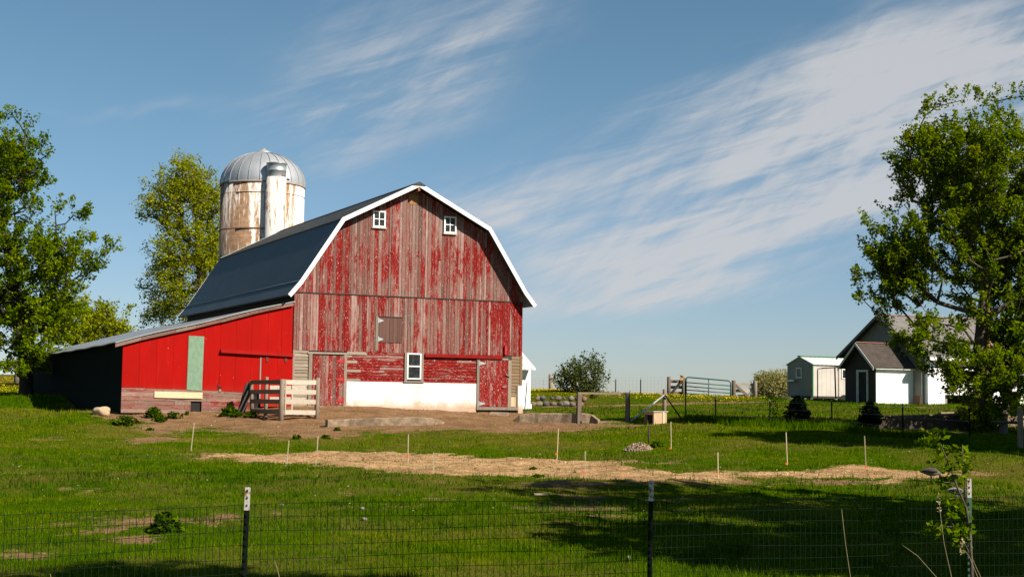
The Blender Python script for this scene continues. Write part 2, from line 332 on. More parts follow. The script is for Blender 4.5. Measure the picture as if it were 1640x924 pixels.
M['steel_rod'] = plain('rusty_rod', (.05, .028, .018), (.03, .018, .012), 20, .8)
M['rope'] = plain('pale_brace_pipe', (.42, .45, .43), (.33, .35, .33), 12, .5)

# ------------------------------------------------------------------ ground
def poly_sd(X, Y, pts):
    """signed distance to a polygon (positive inside)"""
    P = np.array([(p.x, p.y) for p in pts]); Q = np.roll(P, -1, 0); d = np.full(X.shape, 1e9); ins = np.zeros(X.shape, bool)
    for a, b in zip(P, Q):
        e = b-a; t = np.clip(((X-a[0])*e[0]+(Y-a[1])*e[1])/(e@e+1e-12), 0, 1)
        d = np.minimum(d, np.hypot(X-a[0]-t*e[0], Y-a[1]-t*e[1]))
        c = ((a[1] > Y) != (b[1] > Y)) & (X < (b[0]-a[0])*(Y-a[1])/(b[1]-a[1]+1e-12)+a[0]); ins ^= c
    return np.where(ins, d, -d)
SAND = [gpt(*p) for p in [(300, 733), (380, 727), (470, 726), (560, 724), (660, 725), (760, 733), (850, 733), (900, 736), (1000, 737), (1050, 741), (1000, 748), (1090, 753), (1180, 754), (1280, 749), (1400, 751), (1500, 756),
                          (1560, 762), (1490, 767.5), (1400, 769), (1300, 770), (1150, 770), (1050, 770), (950, 768), (880, 766), (830, 766), (760, 762), (690, 759), (620, 757), (540, 748), (440, 745), (380, 740)]]
YARD = [Vector(p) for p in [(-17.5, 56, 0), (-14.2, 50.6, 0)]] + [Vector(p) for p in [(-13.4, 52, 0), (-8, 55, 0), (0, 58.5, 0)]] + [gpt(*p) for p in [
    (850, 660), (935, 676), (1050, 680), (1010, 685), (930, 690), (850, 692), (760, 690), (690, 691), (610, 690), (560, 693), (520, 700), (470, 702), (420, 698), (370, 690), (320, 684), (280, 690), (262, 706), (232, 708), (236, 692), (205, 676), (150, 664), (115, 650)]]
BARE = [(255, 833, 125, 7, .55), (240, 838, 60, 9, .7), (215, 866, 45, 6, .8), (360, 831, 30, 4, .7), (45, 891, 48, 6, .9), (140, 789, 22, 4, .5), (105, 783, 18, 3, .5), (905, 816, 70, 8, .55), (930, 797, 50, 5, .6), (870, 776, 70, 6, .6), (330, 727, 60, 4, .5), (440, 822, 40, 5, .35),
        (1080, 741, 40, 3, .4), (1570, 757, 45, 5, .6), (260, 702, 25, 4, .5), (80, 703, 40, 3, .5), (700, 770, 90, 3, .3), (620, 812, 60, 4, .3), (1500, 655, 60, 1.2, .4), (560, 722, 200, 3, .3), (1180, 740, 30, 3, .3)]
BARE += [(x, 772+(x % 3), 55, 3.2, .62) for x in range(880, 1480, 75)]+[(930, 812, 85, 9, .75), (700, 800, 40, 3, .5), (560, 790, 30, 3, .45), (170, 850, 60, 6, .6), (1080, 800, 60, 4, .4)]
BARE = [(gpt(a, b), gpt(a+c, b), gpt(a, b+d), min(1, e*1.3)) for a, b, c, d, e in BARE]
PATHL = [gpt(*p) for p in [(880, 651), (960, 650), (1040, 648.5), (1100, 646.5), (1160, 645), (1220, 644), (1300, 645), (1400, 650), (1500, 653)]]
WIG = [(_wv.uniform(-1, 1, 2)*1.6**k*1.2, _wv.uniform(0, 6.28), .8**k) for k in range(6) for _ in range(3)]
def wiggle(X, Y): return sum(a*np.sin((X*d[0]+Y*d[1]*1.2)+p) for d, p, a in WIG)/4.5
def masks(X, Y):
    wg = wiggle(X, Y); sand = np.clip((poly_sd(X, Y, SAND)+wg*.75+.35*wiggle(X*3.1+5, Y*2.3))/.9+.5, 0, 1); yard = np.clip((poly_sd(X, Y, YARD)+wg*.7)/1.6+.5, 0, 1)
    bare = np.zeros(X.shape)
    for c, ex, ey, s in BARE:
        rx = max(abs(ex.x-c.x), .1); ry = max(abs(ey.y-c.y), .25)
        bare = np.maximum(bare, s*np.exp(-(((X-c.x)/rx)**2+((Y-c.y)/ry)**2)*(1+.6*wg)))
    pth = np.zeros(X.shape)
    for a, b in zip(PATHL, PATHL[1:]):
        e = np.array([b.x-a.x, b.y-a.y]); t = np.clip(((X-a.x)*e[0]+(Y-a.y)*e[1])/(e@e), 0, 1)
        d = np.hypot(X-a.x-t*e[0], Y-a.y-t*e[1]); pth = np.maximum(pth, np.exp(-(d/.42)**2))
    return sand, yard, np.clip(np.maximum(bare, pth*.9), 0, 1)
def axis(lo, hi, step, far, g=1.16):
    c = list(np.arange(lo, hi+1e-6, step)); s = step
    while c[-1] < far: s *= g; c.append(c[-1]+s)
    s = step; out = []
    x = lo
    while x > -far: s *= g; x -= s; out.append(x)
    return np.array(out[::-1]+c)
gx = axis(-30, 30, .2, 500)
gy = np.concatenate([-np.geomspace(60, 1, 14), np.linspace(0, 12, 20)[1:-1], np.arange(12, 46, .13), np.arange(46, 82, .22), 82+np.cumsum(.25*1.09**np.arange(62))])
GX, GY = np.meshgrid(gx, gy); GZ = heights(GX, GY)
msand, myard, mbare = masks(GX, GY)
GZ = GZ+rng.normal(0, 1, GX.shape)*(.017*msand+.011*myard); nx, ny = len(gx), len(gy)
me = bpy.data.meshes.new('ground'); me.vertices.add(nx*ny); me.vertices.foreach_set('co', np.stack([GX, GY, GZ], -1).ravel())
ii = (np.arange(ny-1)[:, None]*nx+np.arange(nx-1)[None]).ravel(); q = np.stack([ii, ii+1, ii+nx+1, ii+nx], -1).astype(np.int32)
me.loops.add(q.size); me.loops.foreach_set('vertex_index', q.ravel()); me.polygons.add(len(q)); me.polygons.foreach_set('loop_start', np.arange(0, q.size, 4, dtype=np.int32))
me.update(calc_edges=True); me.polygons.foreach_set('use_smooth', np.ones(len(q), bool))
for nm, v in (('sand', msand), ('yard', myard), ('bare', mbare)): me.attributes.new(nm, 'FLOAT', 'POINT').data.foreach_set('value', v.ravel())
gm, t, b = mat('meadow_soil', 1.0, 0.0)
co = t.coord(); na = t.noise(co, .22, 4, .55); nb = t.noise(co, 1.6, 5, .6); nc = t.noise(co, 9, 5, .65); nd = t.noise(co, 34, 4, .6)
gr = t.mix(t.ss(nb, .3, .7), (.028, .066, .001), (.065, .098, .002)); gr = t.mix(t.m('MULTIPLY', t.ss(na, .42, .6), .7), gr, (.13, .095, .022)); gr = t.mix(t.m('MULTIPLY', t.ss(nc, .5, .75), .5), gr, (.02, .032, .002))
di = t.mix(t.ss(nb, .35, .65), (.19, .105, .05), (.255, .15, .078)); di = t.mix(t.m('MULTIPLY', t.ss(nd, .5, .7), .5), di, (.13, .075, .04)); di = t.mix(t.m('MULTIPLY', t.ss(nc, .58, .7), .6), di, (.36, .245, .15))
sa = t.mix(t.ss(nc, .35, .65), (.55, .355, .18), (.41, .245, .11)); sa = t.mix(t.m('MULTIPLY', t.ss(nd, .48, .62), .65), sa, (.19, .105, .05)); sa = t.mix(t.m('MULTIPLY', t.ss(t.noise(t.coord((1, 4, 1)), 1.1, 4, .6), .5, .62), .65), sa, (.24, .135, .06))
edge = t.m('ADD', t.m('MULTIPLY', t.m('SUBTRACT', nc, .5), 1.5), t.m('MULTIPLY', t.m('SUBTRACT', nb, .5), 1.6))
fy = t.ss(t.m('ADD', t.attr('yard'), edge), .35, .6); fs = t.ss(t.m('ADD', t.attr('sand'), edge), .38, .6); fb = t.ss(t.m('ADD', t.attr('bare'), edge), .35, .65)
soil = t.ss(t.noise(t.coord((.7, 1.9, 1)), 1.0, 6, .68), .50, .60); sa = t.mix(t.m('MULTIPLY', soil, .7), sa, t.mix(t.ss(nc, .4, .6), (.20, .115, .05), (.27, .165, .075)))
tuft = t.ss(t.noise(t.coord((.9, 2.4, 1)), 1.7, 6, .7), .60, .66); fs = t.m('MULTIPLY', fs, t.m('SUBTRACT', 1.0, t.m('MULTIPLY', tuft, .8)))
yd2 = t.ss(t.noise(t.coord((.6, 1.5, 1)), .9, 5, .65), .52, .62); di = t.mix(t.m('MULTIPLY', yd2, .5), di, (.12, .065, .03)); fy = t.m('MULTIPLY', fy, t.m('SUBTRACT', 1.0, t.m('MULTIPLY', tuft, .5)))
c = t.mix(t.m('MAXIMUM', fy, fb), gr, di); c = t.mix(fs, c, sa)
t.put(b.inputs['Base Color'], c); t.put(b.inputs['Normal'], t.bump(t.m('ADD', t.m('MULTIPLY', nc, 1.4), nd), .05, .8))
me.materials.append(gm)
ground = bpy.data.objects.new('ground', me); COL.objects.link(ground); tag(ground, kind='structure')

# mesh from numpy arrays (many small faces of k corners each)
def np_mesh(name, V, k, mats, attr=None, mi=None, parent=None, smooth=False):
    n = len(V)//k; me = bpy.data.meshes.new(name); me.vertices.add(len(V)); me.vertices.foreach_set('co', np.ascontiguousarray(V, np.float32).ravel())
    me.loops.add(n*k); me.loops.foreach_set('vertex_index', np.arange(n*k, dtype=np.int32)); me.polygons.add(n); me.polygons.foreach_set('loop_start', np.arange(0, n*k, k, dtype=np.int32))
    me.update(calc_edges=True)
    for m in (mats if isinstance(mats, list) else [mats]): me.materials.append(m)
    if mi is not None: me.polygons.foreach_set('material_index', np.asarray(mi, np.int32))
    if smooth: me.polygons.foreach_set('use_smooth', np.ones(n, bool))
    if attr is not None: me.attributes.new('rnd', 'FLOAT', 'FACE').data.foreach_set('value', np.asarray(attr, np.float32))
    o = bpy.data.objects.new(name, me); COL.objects.link(o)
    if parent: o.parent = parent
    return o
def leafmat(name, cols, trans=.35, rough=.6):
    m, t, b = mat(name, rough, 0.0); rn = t.attr('rnd'); cr_ = t.node('ShaderNodeValToRGB'); t.put(cr_.inputs[0], rn); el = cr_.color_ramp.elements
    while len(el) < len(cols): el.new(.5)
    for i, c_ in enumerate(cols): el[i].position = i/(len(cols)-1); el[i].color = (*c_, 1)
    t.put(b.inputs['Base Color'], cr_.outputs[0])
    tr = t.node('ShaderNodeBsdfTranslucent'); t.put(tr.inputs[0], t.mix(1.0, cr_.outputs[0], (1.15, 1.1, .5), 'MULTIPLY'))
    mx = t.node('ShaderNodeMixShader'); mx.inputs[0].default_value = trans; out = t.n['Material Output']
    t.l.new(b.outputs[0], mx.inputs[1]); t.l.new(tr.outputs[0], mx.inputs[2]); t.l.new(mx.outputs[0], out.inputs[0]); return m
M['grass'] = leafmat('grass_blades', [(.014, .042, .0006), (.046, .108, .0008), (.097, .155, .0010), (.160, .162, .002), (.23, .165, .03)], .3)
def grass_zone(y0, y1, per, hgt, wid, xm=1.5):
    area = ((.36*y0+.36*y1)*1.0+2*xm)*(y1-y0); n = int(area*per)
    Y = rng.uniform(y0, y1, n*2); X = rng.uniform(-.38*y1-xm, .38*y1+xm, n*2); k = np.abs(X) < .37*Y+xm; X, Y = X[k][:n], Y[k][:n]
    s, yd, br = masks(X, Y); cl = .5+.5*wiggle(X*2.1+9, Y*2.1); tuf = np.clip(wiggle(X*5.3+1, Y*3.1+8)-.45, 0, 1)*1.2; keep = rng.random(len(X)) < (1-np.clip(s*1.15, 0, .975)+tuf*.35*s)*(1-np.clip(yd*1.05, 0, .975)+tuf*.2*yd)*(1-np.clip(br*1.0, 0, .9))*(.45+.55*np.clip(cl*1.3, 0, 1))
    # nothing grows inside the buildings
    uu = (X+7.972)*math.cos(.442)+(Y-53)*math.sin(.442); vv = -(X+7.972)*math.sin(.442)+(Y-53)*math.cos(.442)
    keep &= ~((uu > -6.1) & (uu < 9.4) & (vv > -.1) & (vv < 30))
    X, Y, yd = X[keep], Y[keep], yd[keep]; n = len(X); Z = heights(X, Y)
    patch = .5+.5*wiggle(X*.5+3, Y*.5); a = rng.uniform(0, 6.283, n); h = hgt*rng.uniform(.5, 1.5, n)*(.65+.7*np.clip(patch, 0, 1))*(1-.4*yd); wd = wid*rng.uniform(.6, 1.3, n)
    ln = rng.uniform(.1, .8, n)*h; la = rng.uniform(0, 6.283, n)
    P0 = np.stack([X-np.cos(a)*wd/2, Y-np.sin(a)*wd/2, Z-.01], -1); P1 = np.stack([X+np.cos(a)*wd/2, Y+np.sin(a)*wd/2, Z-.01], -1); P2 = np.stack([X+np.cos(la)*ln, Y+np.sin(la)*ln, Z+h], -1)
    mid = wiggle(X*1.7+11, Y*1.1+4); sm_ = wiggle(X*4.3+2, Y*2.6)
    col = np.clip(.38+.36*(.5-patch)+.13*mid+.10*sm_+rng.normal(0, .12, n)+.22*yd+.24*np.clip((Y-33)/10, 0, 1)*(Y < 56)*np.clip((14-X)/8, 0, 1), 0, 1); h *= 1+.3*sm_; cl2 = wiggle(X*6.1+20, Y*4.2+3)*rng.uniform(.6, 1.2, n); k2 = cl2 > .5; h[k2] *= 2.1; col[k2] = np.clip(col[k2]-.2, 0, 1)
    P2 = np.stack([X+np.cos(la)*ln, Y+np.sin(la)*ln, Z+h], -1)
    return np.stack([P0, P1, P2], 1).reshape(-1, 3), col
zs = [grass_zone(12, 19, 1500, .05, .009), grass_zone(19, 27, 800, .048, .012), grass_zone(27, 46, 330, .048, .019), grass_zone(46, 84, 110, .06, .032)]
gV = np.concatenate([z[0] for z in zs]); gC = np.concatenate([z[1] for z in zs])
tag(np_mesh('grass', gV, 3, M['grass'], gC), 'short green pasture grass covering the field', 'grass', kind='stuff')

# ------------------------------------------------------------------ barn
TH = .442; ORG = Vector((-7.972, 53, 0)); UU = Vector((math.cos(TH), math.sin(TH), 0)); BB = Vector((-math.sin(TH), math.cos(TH), 0))
def loc_uv(u, v, z): return ORG+UU*u+BB*v+Vector((0, 0, z))
W_, L_ = 9.29, 17.4; Z0 = 1.5
def h(z): return z-Z0
PROF = [(-.38, h(5.78)), (.04, h(6.28)), (1.62, h(8.70)), (W_/2, h(10.24)), (W_-1.62, h(8.70)), (W_-.04, h(6.28)), (W_+.38, h(5.78))]   # outer roof line
def roof_z(u, off=0):
    for (a, za), (b, zb) in zip(PROF, PROF[1:]):
        if a <= u <= b: return za+(zb-za)*(u-a)/(b-a)-off
    return PROF[0][1]-off
barn = empty('barn', (ORG.x, ORG.y, Z0), TH, 'weathered red gambrel barn with dark metal roof and white trim', 'barn')
def board_wall(name, m, u0, u1, zb, zt, y, parent, wmin=.075, wmax=.16, th=.022, seed=1, tops=None):
    r = random.Random(seed); mb = MB(); u = u0
    while u < u1-1e-4:
        wd = min(r.uniform(wmin, wmax), u1-u); wd = wd if u1-u-wd > .06 else u1-u
        g = r.choice((.008, .010, .012, .018)); o = r.uniform(-.006, .006); mb.r = r.random(); a, c = u+g/2, u+wd-g/2
        ks = [a]+[k[0] for k in PROF if a+.01 < k[0] < c-.01]+[c]
        drop = r.uniform(0, .02)
        for p, q_ in zip(ks, ks[1:]):
            tp = [min(zt, roof_z(x, .14)) for x in (p, q_)]
            mb.hexa([(p, y-th+o, zb-drop), (q_, y-th+o, zb-drop), (q_, y, zb-drop), (p, y, zb-drop), (p, y-th+o, tp[0]), (q_, y-th+o, tp[1]), (q_, y, tp[1]), (p, y, tp[0])])
        u += wd
    return mb.build(name, m, parent)
def clapboards(name, m, u0, u1, z0, z1, y, parent, rows, seed=2, lap=.022, mats=None):
    r = random.Random(seed); mb = MB(); hh = (z1-z0)/rows
    for k in range(rows):
        u = u0
        while u < u1-1e-4:
            ln = r.uniform(1.2, 3.0); e = min(u1, u+ln); e = e if u1-e > .3 else u1; mb.r = r.random()
            za, zb = z0+k*hh+r.uniform(-.004, .004), z0+(k+1)*hh
            if mats: mb.cur = mats(k, u, e)
            mb.hexa([(u+.002, y-lap-.006, za), (e-.002, y-lap-.006, za), (e-.002, y, za), (u+.002, y, za), (u+.002, y-.006, zb), (e-.002, y-.006, zb), (e-.002, y, zb), (u+.002, y, zb)]); u = e
    return mb.build(name, m, parent)
# shell: side and rear walls and the sheathing behind the boards
mb = MB(); T = .2
mb.prism([(0, h(1.3)), (W_, h(1.3))]+[(min(max(u, 0), W_), roof_z(u, .15)) for u, z in reversed(PROF[1:-1])], .0, .12); mb.prism([(0, h(1.3)), (W_, h(1.3))]+[(min(max(u, 0), W_), roof_z(u, .15)) for u, z in reversed(PROF[1:-1])], L_-.12, L_)
mb.box((0, .12, h(1.3)), (.12, L_-.12, roof_z(.05, .18))); mb.box((W_-.12, .12, h(1.3)), (W_, L_-.12, roof_z(.05, .18)))
mb.build('wall', M['soffit'], barn)
board_wall('upper_gable_boards', M['boards_up'], 0, W_, h(5.89), 99, -.012, barn, seed=4)
board_wall('hayloft_boards', M['boards_low'], 0, W_, h(3.80), h(5.92), -.002, barn, seed=9)
# lower storey: clapboard, whitewashed footing, grey corners
clapboards('clapboard_siding', [M['clap'], M['clap_grey']], 2.07, 4.34, h(2.69), h(3.80), -.0, barn, 10, 3, mats=lambda k, u, e: 1 if (u < 2.1 and k in (9, 7, 1, 4)) and False else 0)
mb = MB()
for k, e in ((9, 2.82), (8, 2.25), (6, 2.48), (3, 2.62), (0, 2.6)):
    mb.r = .1*k; z = h(2.69)+.111*k; mb.hexa([(2.075, -.036, z+.004), (e, -.036, z+.004), (e, -.02, z+.004), (2.075, -.02, z+.004), (2.075, -.016, z+.105), (e, -.016, z+.105), (e, -.004, z+.105), (2.075, -.004, z+.105)])
mb.build('bare_siding_board', M['clap_grey'], barn)
clapboards('clapboard_siding', M['clap'], 5.14, 7.33, h(2.69), h(3.80), -.0, barn, 10, 6)
clapboards('grey_siding', M['clap_grey'], .06, .60, h(1.62), h(3.80), -.0, barn, 18, 7)
clapboards('brown_siding', M['clap_brown'], 8.83, 9.27, h(2.62), h(3.80), -.0, barn, 9, 8)
clapboards('brown_siding', M['clap_brown'], 8.83, 9.06, h(2.28), h(2.61), -.0, barn, 3, 8)
mb = MB(); mb.smooth = False; mb.box((2.07, -.05, h(1.2)), (7.33, .0, h(2.685))); mb.build('whitewashed_footing', M['whitewash'], barn, bevel=.012)
mb = MB(); mb.r = .3; mb.box((2.0, -.075, h(1.3)), (2.9, -.0, h(1.70))); mb.r = .7; mb.box((2.9, -.07, h(1.3)), (5.2, -.0, h(1.655))); mb.box((5.2, -.068, h(1.3)), (7.0, -.0, h(1.62))); mb.build('footing_ledge', M['concrete'], barn, bevel=.015)
# corner boards
mb = MB(); mb.r = .2; mb.box((-.0, -.035, h(1.55)), (.075, .0, h(3.80))); mb.build('corner_board', M['grey_wood'], barn)
mb = MB(); mb.r = .6; mb.box((W_-.09, -.036, h(2.62)), (W_+.012, .0, h(3.80))); mb.build('corner_board', M['clap_brown'], barn)
mb = MB(); mb.box((9.12, -.06, h(1.3)), (W_+.05, .10, h(2.63))); mb.build('white_pier', M['whitewash'], barn, bevel=.01)
# roof: four slopes with thickness
def slope(name, m, i, j, y0, y1, th=.07, lift=0.0, ext=0):
    (a, za), (b, zb) = PROF[i], PROF[j]; d = Vector((b-a, 0, zb-za)).normalized(); n = Vector((-d.z, 0, d.x)); n = n if n.z > 0 else -n
    A, B = Vector((a, 0, za))-d*ext, Vector((b, 0, zb)); up = n*lift; dn = n*(lift-th)
    mb = MB(); mb.hexa([(p.x, y, p.z) for p, y in ((A+dn, y0), (B+dn, y0), (B+dn, y1), (A+dn, y1), (A+up, y0), (B+up, y0), (B+up, y1), (A+up, y1))]); return mb.build(name, m, barn)
FO, RO = -.47, L_+.3
slope('lower_roof_slope', M['roof_blue'], 1, 2, FO, RO, lift=-.004); slope('lower_roof_slope', M['roof_blue'], 5, 4, FO, RO, lift=-.004)
slope('eave_flare', M['roof_blue'], 0, 1, FO, RO, lift=-.006); slope('eave_flare', M['roof_blue'], 6, 5, FO, RO, lift=-.006)
slope('upper_roof_slope', M['roof_char'], 2, 3, FO, RO, lift=.0, ext=.09); slope('upper_roof_slope', M['roof_char'], 4, 3, FO, RO, lift=.0, ext=.09)
M['flashing'] = plain('weathered_blue_flashing', (.09, .13, .16), (.07, .09, .11), 3, .5)
for u in (.04, W_-.04): mb = MB(); mb.tube([(u, FO+.02, h(6.28)+.012), (u, RO-.02, h(6.28)+.012)], .028, 6); mb.build('roof_flashing', M['flashing'], barn)
# ridge cap with its little hood over the front
mb = MB(); zr = PROF[3][1]; ur = W_/2
for s in (-1, 1): mb.hexa([(ur+s*.26, FO-.03, zr-.13-.012+.03), (ur, FO-.03, zr-.012+.03), (ur, RO, zr-.012+.03), (ur+s*.26, RO, zr-.13-.012+.03), (ur+s*.26, FO-.03, zr-.13+.03), (ur, FO-.03, zr+.03), (ur, RO, zr+.03), (ur+s*.26, RO, zr-.13+.03)])
mb.prism([(ur-.27, zr-.115), (ur+.27, zr-.115), (ur, zr+.034)], FO-.06, FO-.032)
mb.build('ridge_cap', M['roof_char'], barn)
# white bargeboards front and rear
def barge(y0, y1, wd=.15):
    mb = MB(); P = [Vector((u, 0, z)) for u, z in PROF]
    def off(i):
        d1 = (P[i]-P[i-1]).normalized() if i > 0 else (P[1]-P[0]).normalized(); d2 = (P[i+1]-P[i]).normalized() if i < len(P)-1 else d1
        n1 = Vector((d1.z, 0, -d1.x)); n2 = Vector((d2.z, 0, -d2.x)); bi = (n1+n2).normalized(); return bi*(wd/max(.4, bi.dot(n1)))
    for i in range(len(P)-1):
        a, b, c, d = P[i]+Vector((0, 0, .008)), P[i+1]+Vector((0, 0, .008)), P[i+1]+off(i+1), P[i]+off(i)
        mb.hexa([(p.x, y, p.z) for y in (y0, y1) for p in (d, c, b, a)])
    return mb.build('bargeboard', M['white_trim'], barn, bevel=.006)
barge(FO-.03, FO+.002); barge(RO-.002, RO+.03, .12)
# soffit rafters ends under the front overhang
mb = MB(); mb.box((ur-.04, FO, zr-.32), (ur+.04, .0, zr-.2)); mb.build('ridge_beam_end', plain('orange_beam_end', (.35, .15, .07), (.25, .1, .05), 9), barn)
mb = MB(); mb.r = .4; mb.box((4.42, -.05, h(9.46)), (4.60, -.03, h(9.86))); mb.r = .8; mb.box((4.605, -.05, h(9.46)), (4.78, -.03, h(9.80))); mb.build('apex_patch_board', plain('ochre_patch_board', (.36, .19, .07), (.22, .10, .035), 4, stretch=(6, 6, .8)), barn)
mb = MB(); mb.box((0, -.055, h(5.895)), (W_, -.036, h(5.925))); mb.build('drip_batten', M['soffit'], barn)
for u, z in ((3.75, 7.55), (4.83, 7.5), (5.72, 7.4)):
    mb = MB(); mb.prism([(u-.07, h(z)), (u+.07, h(z)), (u+.035, h(z)+.04), (u+.02, h(z)+.2), (u, h(z)+.04)], -.07, -.035); mb.build('hay_hook_bracket', M['hinge_red'], barn)
def sash_window(name, u0, z0, u1, z1, cols, rows, parent, y=-.03, fr=.055, casing=None, cw=.1, bar_=.03):
    root = empty(name, (u0, y, h(z0))); root.parent = parent; wd, ht = u1-u0, z1-z0; mb = MB(); d = .05
    for lo, hi in (((0, -d, 0), (fr, 0, ht)), ((wd-fr, -d, 0), (wd, 0, ht)), ((fr, -d, 0), (wd-fr, 0, fr)), ((fr, -d, ht-fr), (wd-fr, 0, ht))): mb.box(lo, hi)
    for i in range(1, cols): x = wd*i/cols; mb.box((x-bar_/2, -d+.012, fr), (x+bar_/2, -.012, ht-fr))
    for i in range(1, rows):
        z = ht*i/rows
        for k in range(cols): mb.box((max(fr, wd*k/cols+bar_/2 if k else fr), -d+.008, z-bar_/2), (min(wd-fr, wd*(k+1)/cols-bar_/2 if k < cols-1 else wd-fr), -.012, z+bar_/2))
    mb.build('frame', M['white_trim'], root); mb = MB(); mb.box((fr*.6, -.018, fr*.6), (wd-fr*.6, -.008, ht-fr*.6)); mb.build('pane', M['glass'], root)
    if casing:
        mb = MB(); mb.r = .3; mb.box((-cw, -d+.006, -.06), (0-.002, .01, ht+.02)); mb.r = .7; mb.box((wd+.002, -d+.006, -.06), (wd+cw, .01, ht+.02)); mb.build('casing', casing, root)
        mb = MB(); mb.box((-cw-.03, -d-.03, -.11), (wd+cw+.03, .01, -.062)); mb.build('sill', casing, root)
    else:
        mb = MB(); mb.box((-.03, -d-.02, -.05), (wd+.03, .0, -.004)); mb.build('sill', plain('tan_sill', (.5, .43, .33), (.4, .33, .25), 9), root)
    return root
sash_window('window', 2.96, 8.49, 3.47, 9.11, 2, 2, barn, y=-.04); sash_window('window', 5.86, 8.44, 6.37, 9.09, 2, 2, barn, y=-.04)
sash_window('window', 4.45, 2.80, 5.02, 3.79, 1, 2, barn, y=-.03, casing=M['grey_wood'], cw=.1, bar_=.045, fr=.05)
def strap_hinge(parent, u, z, ln, s, m, y):
    mb = MB(); mb.prism([(u, z-.07), (u+s*ln, z-.012), (u+s*ln, z+.012), (u, z+.07)], y-.012, y); mb.prism([(u-s*.012, z-.10), (u-s*.05, z-.10), (u-s*.05, z+.10), (u-s*.012, z+.10)], y-.012, y+.002); mb.build('hinge', m, parent)
def plank_door(name, u0, u1, z0, z1, m, y, seed, parent=barn, th=.03):
    r = random.Random(seed); mb = MB(); u = u0
    while u < u1-.01:
        wd = min(r.uniform(.10, .17), u1-u); wd = wd if u1-u-wd > .05 else u1-u; mb.r = r.random(); mb.box((u+.003, y-th+r.uniform(-.004, .004), z0+r.uniform(-.012, .008)), (u+wd-.003, y, z1)); u += wd
    return mb.build(name, m, parent)
def frame_boards(parent, m, items, name='frame'):
    mb = MB()
    for k, (lo, hi) in enumerate(items): mb.r = (k*.37) % 1; mb.box(lo, hi)
    return mb.build(name, m, parent)
ld = plank_door('door', .75, 1.94, h(1.78), h(3.62), M['door'], -.02, 21)
frame_boards(ld, M['grey_wood'], [((.60, -.06, h(1.6)), (.735, .0, h(3.665))), ((1.955, -.06, h(1.6)), (2.068, .0, h(3.665))), ((.55, -.055, h(3.67)), (2.85, .0, h(3.735)))], 'door_frame')
for z in (3.42, 2.75, 1.98): strap_hinge(ld, 1.93, h(z), .3, -1, M['hinge_red'], -.055)
mb = MB(); mb.box((.5, -.2, h(1.4)), (2.3, -.0, h(1.765))); mb.build('doorstep', M['concrete'], barn, bevel=.02)
rd = plank_door('door', 7.47, 8.66, h(1.82), h(3.60), M['door'], -.02, 33)
frame_boards(rd, M['grey_wood'], [((7.345, -.06, h(1.7)), (7.455, .0, h(3.68))), ((8.675, -.06, h(1.72)), (8.82, .0, h(3.62))), ((7.46, -.058, h(3.622)), (8.67, .0, h(3.685)))], 'door_frame')
frame_boards(rd, M['grey_wood'], [((7.345, -.09, h(1.68)), (9.11, -.0, h(1.80)))], 'threshold')
for z in (3.47, 1.92): strap_hinge(rd, 7.47, h(z), .24, 1, M['hinge'], -.055)
mb = MB(); mb.tube([(8.42, -.055, h(2.56)), (8.42, -.10, h(2.565)), (8.56, -.10, h(2.565)), (8.56, -.055, h(2.56))], .012, 6); mb.build('handle', M['hinge'], rd)
mb = MB(); mb.bar((8.56, -.085, h(3.07)), (8.74, -.085, h(2.98)), .03, .05); mb.build('latch', M['post'], rd)
hd = plank_door('hatch', 8.84, 9.04, h(1.81), h(2.2), M['osb'], -.004, 5, th=.01)
frame_boards(hd, M['grey_wood'], [((9.055, -.05, h(1.81)), (9.115, .0, h(2.61))), ((8.83, -.045, h(2.225)), (9.05, .0, h(2.275)))], 'hatch_frame')
lf = plank_door('loft_door', 3.3, 4.22, h(4.17), h(5.10), weathered('brown_loft_door', (.30, .04, .035), 1.34, wood=((.135, .075, .06), (.075, .042, .034)), faded=(.17, .06, .05), fleck=.05), -.026, 41, th=.02)
frame_boards(lf, M['grey_wood'], [((3.17, -.046, h(3.86)), (3.285, -.02, h(5.14)))], 'jamb'); frame_boards(lf, M['soffit'], [((3.29, -.07, h(5.115)), (4.24, -.02, h(5.14)))], 'drip_cap')
for z in (4.98, 4.28): strap_hinge(lf, 3.31, h(z), .16, 1, M['hinge'], -.046)
mb = MB(); mb.box((5.16, -.12, h(3.655)), (8.42, -.03, h(3.775))); tr = mb.build('door_track', plain('red_track', (.26, .008, .006), (.18, .008, .006), 3, .8, .1), barn, bevel=.008)
mb = MB(); mb.box((8.50, -.11, h(3.83)), (8.58, -.03, h(4.18))); mb.build('track_bracket', M['hinge_red'], tr)

# ------------------------------------------------------------------ lean-to shed
lean = empty('lean_to_shed', (loc_uv(-6.1, 0, 0).x, loc_uv(-6.1, 0, 0).y, 1.42), TH, 'long bright red lean-to shed with a sloping grey metal roof', 'shed')
LZ = 1.42; LW, LL = 6.07, 25.2
def k(z): return z-LZ
def lt(x): return k(3.93)+(5.55-3.93)*x/LW+.02*math.sin(x*1.7)
mb = MB(); mb.box((.02, .06, k(1.2)), (LW, .10, k(2.3))); mb.prism([(.02, k(2.3)), (LW-.01, k(2.3)), (LW-.01, lt(LW)-.06), (.02, lt(0)-.06)], .06, .10); mb.build('sheathing', M['dark'], lean)
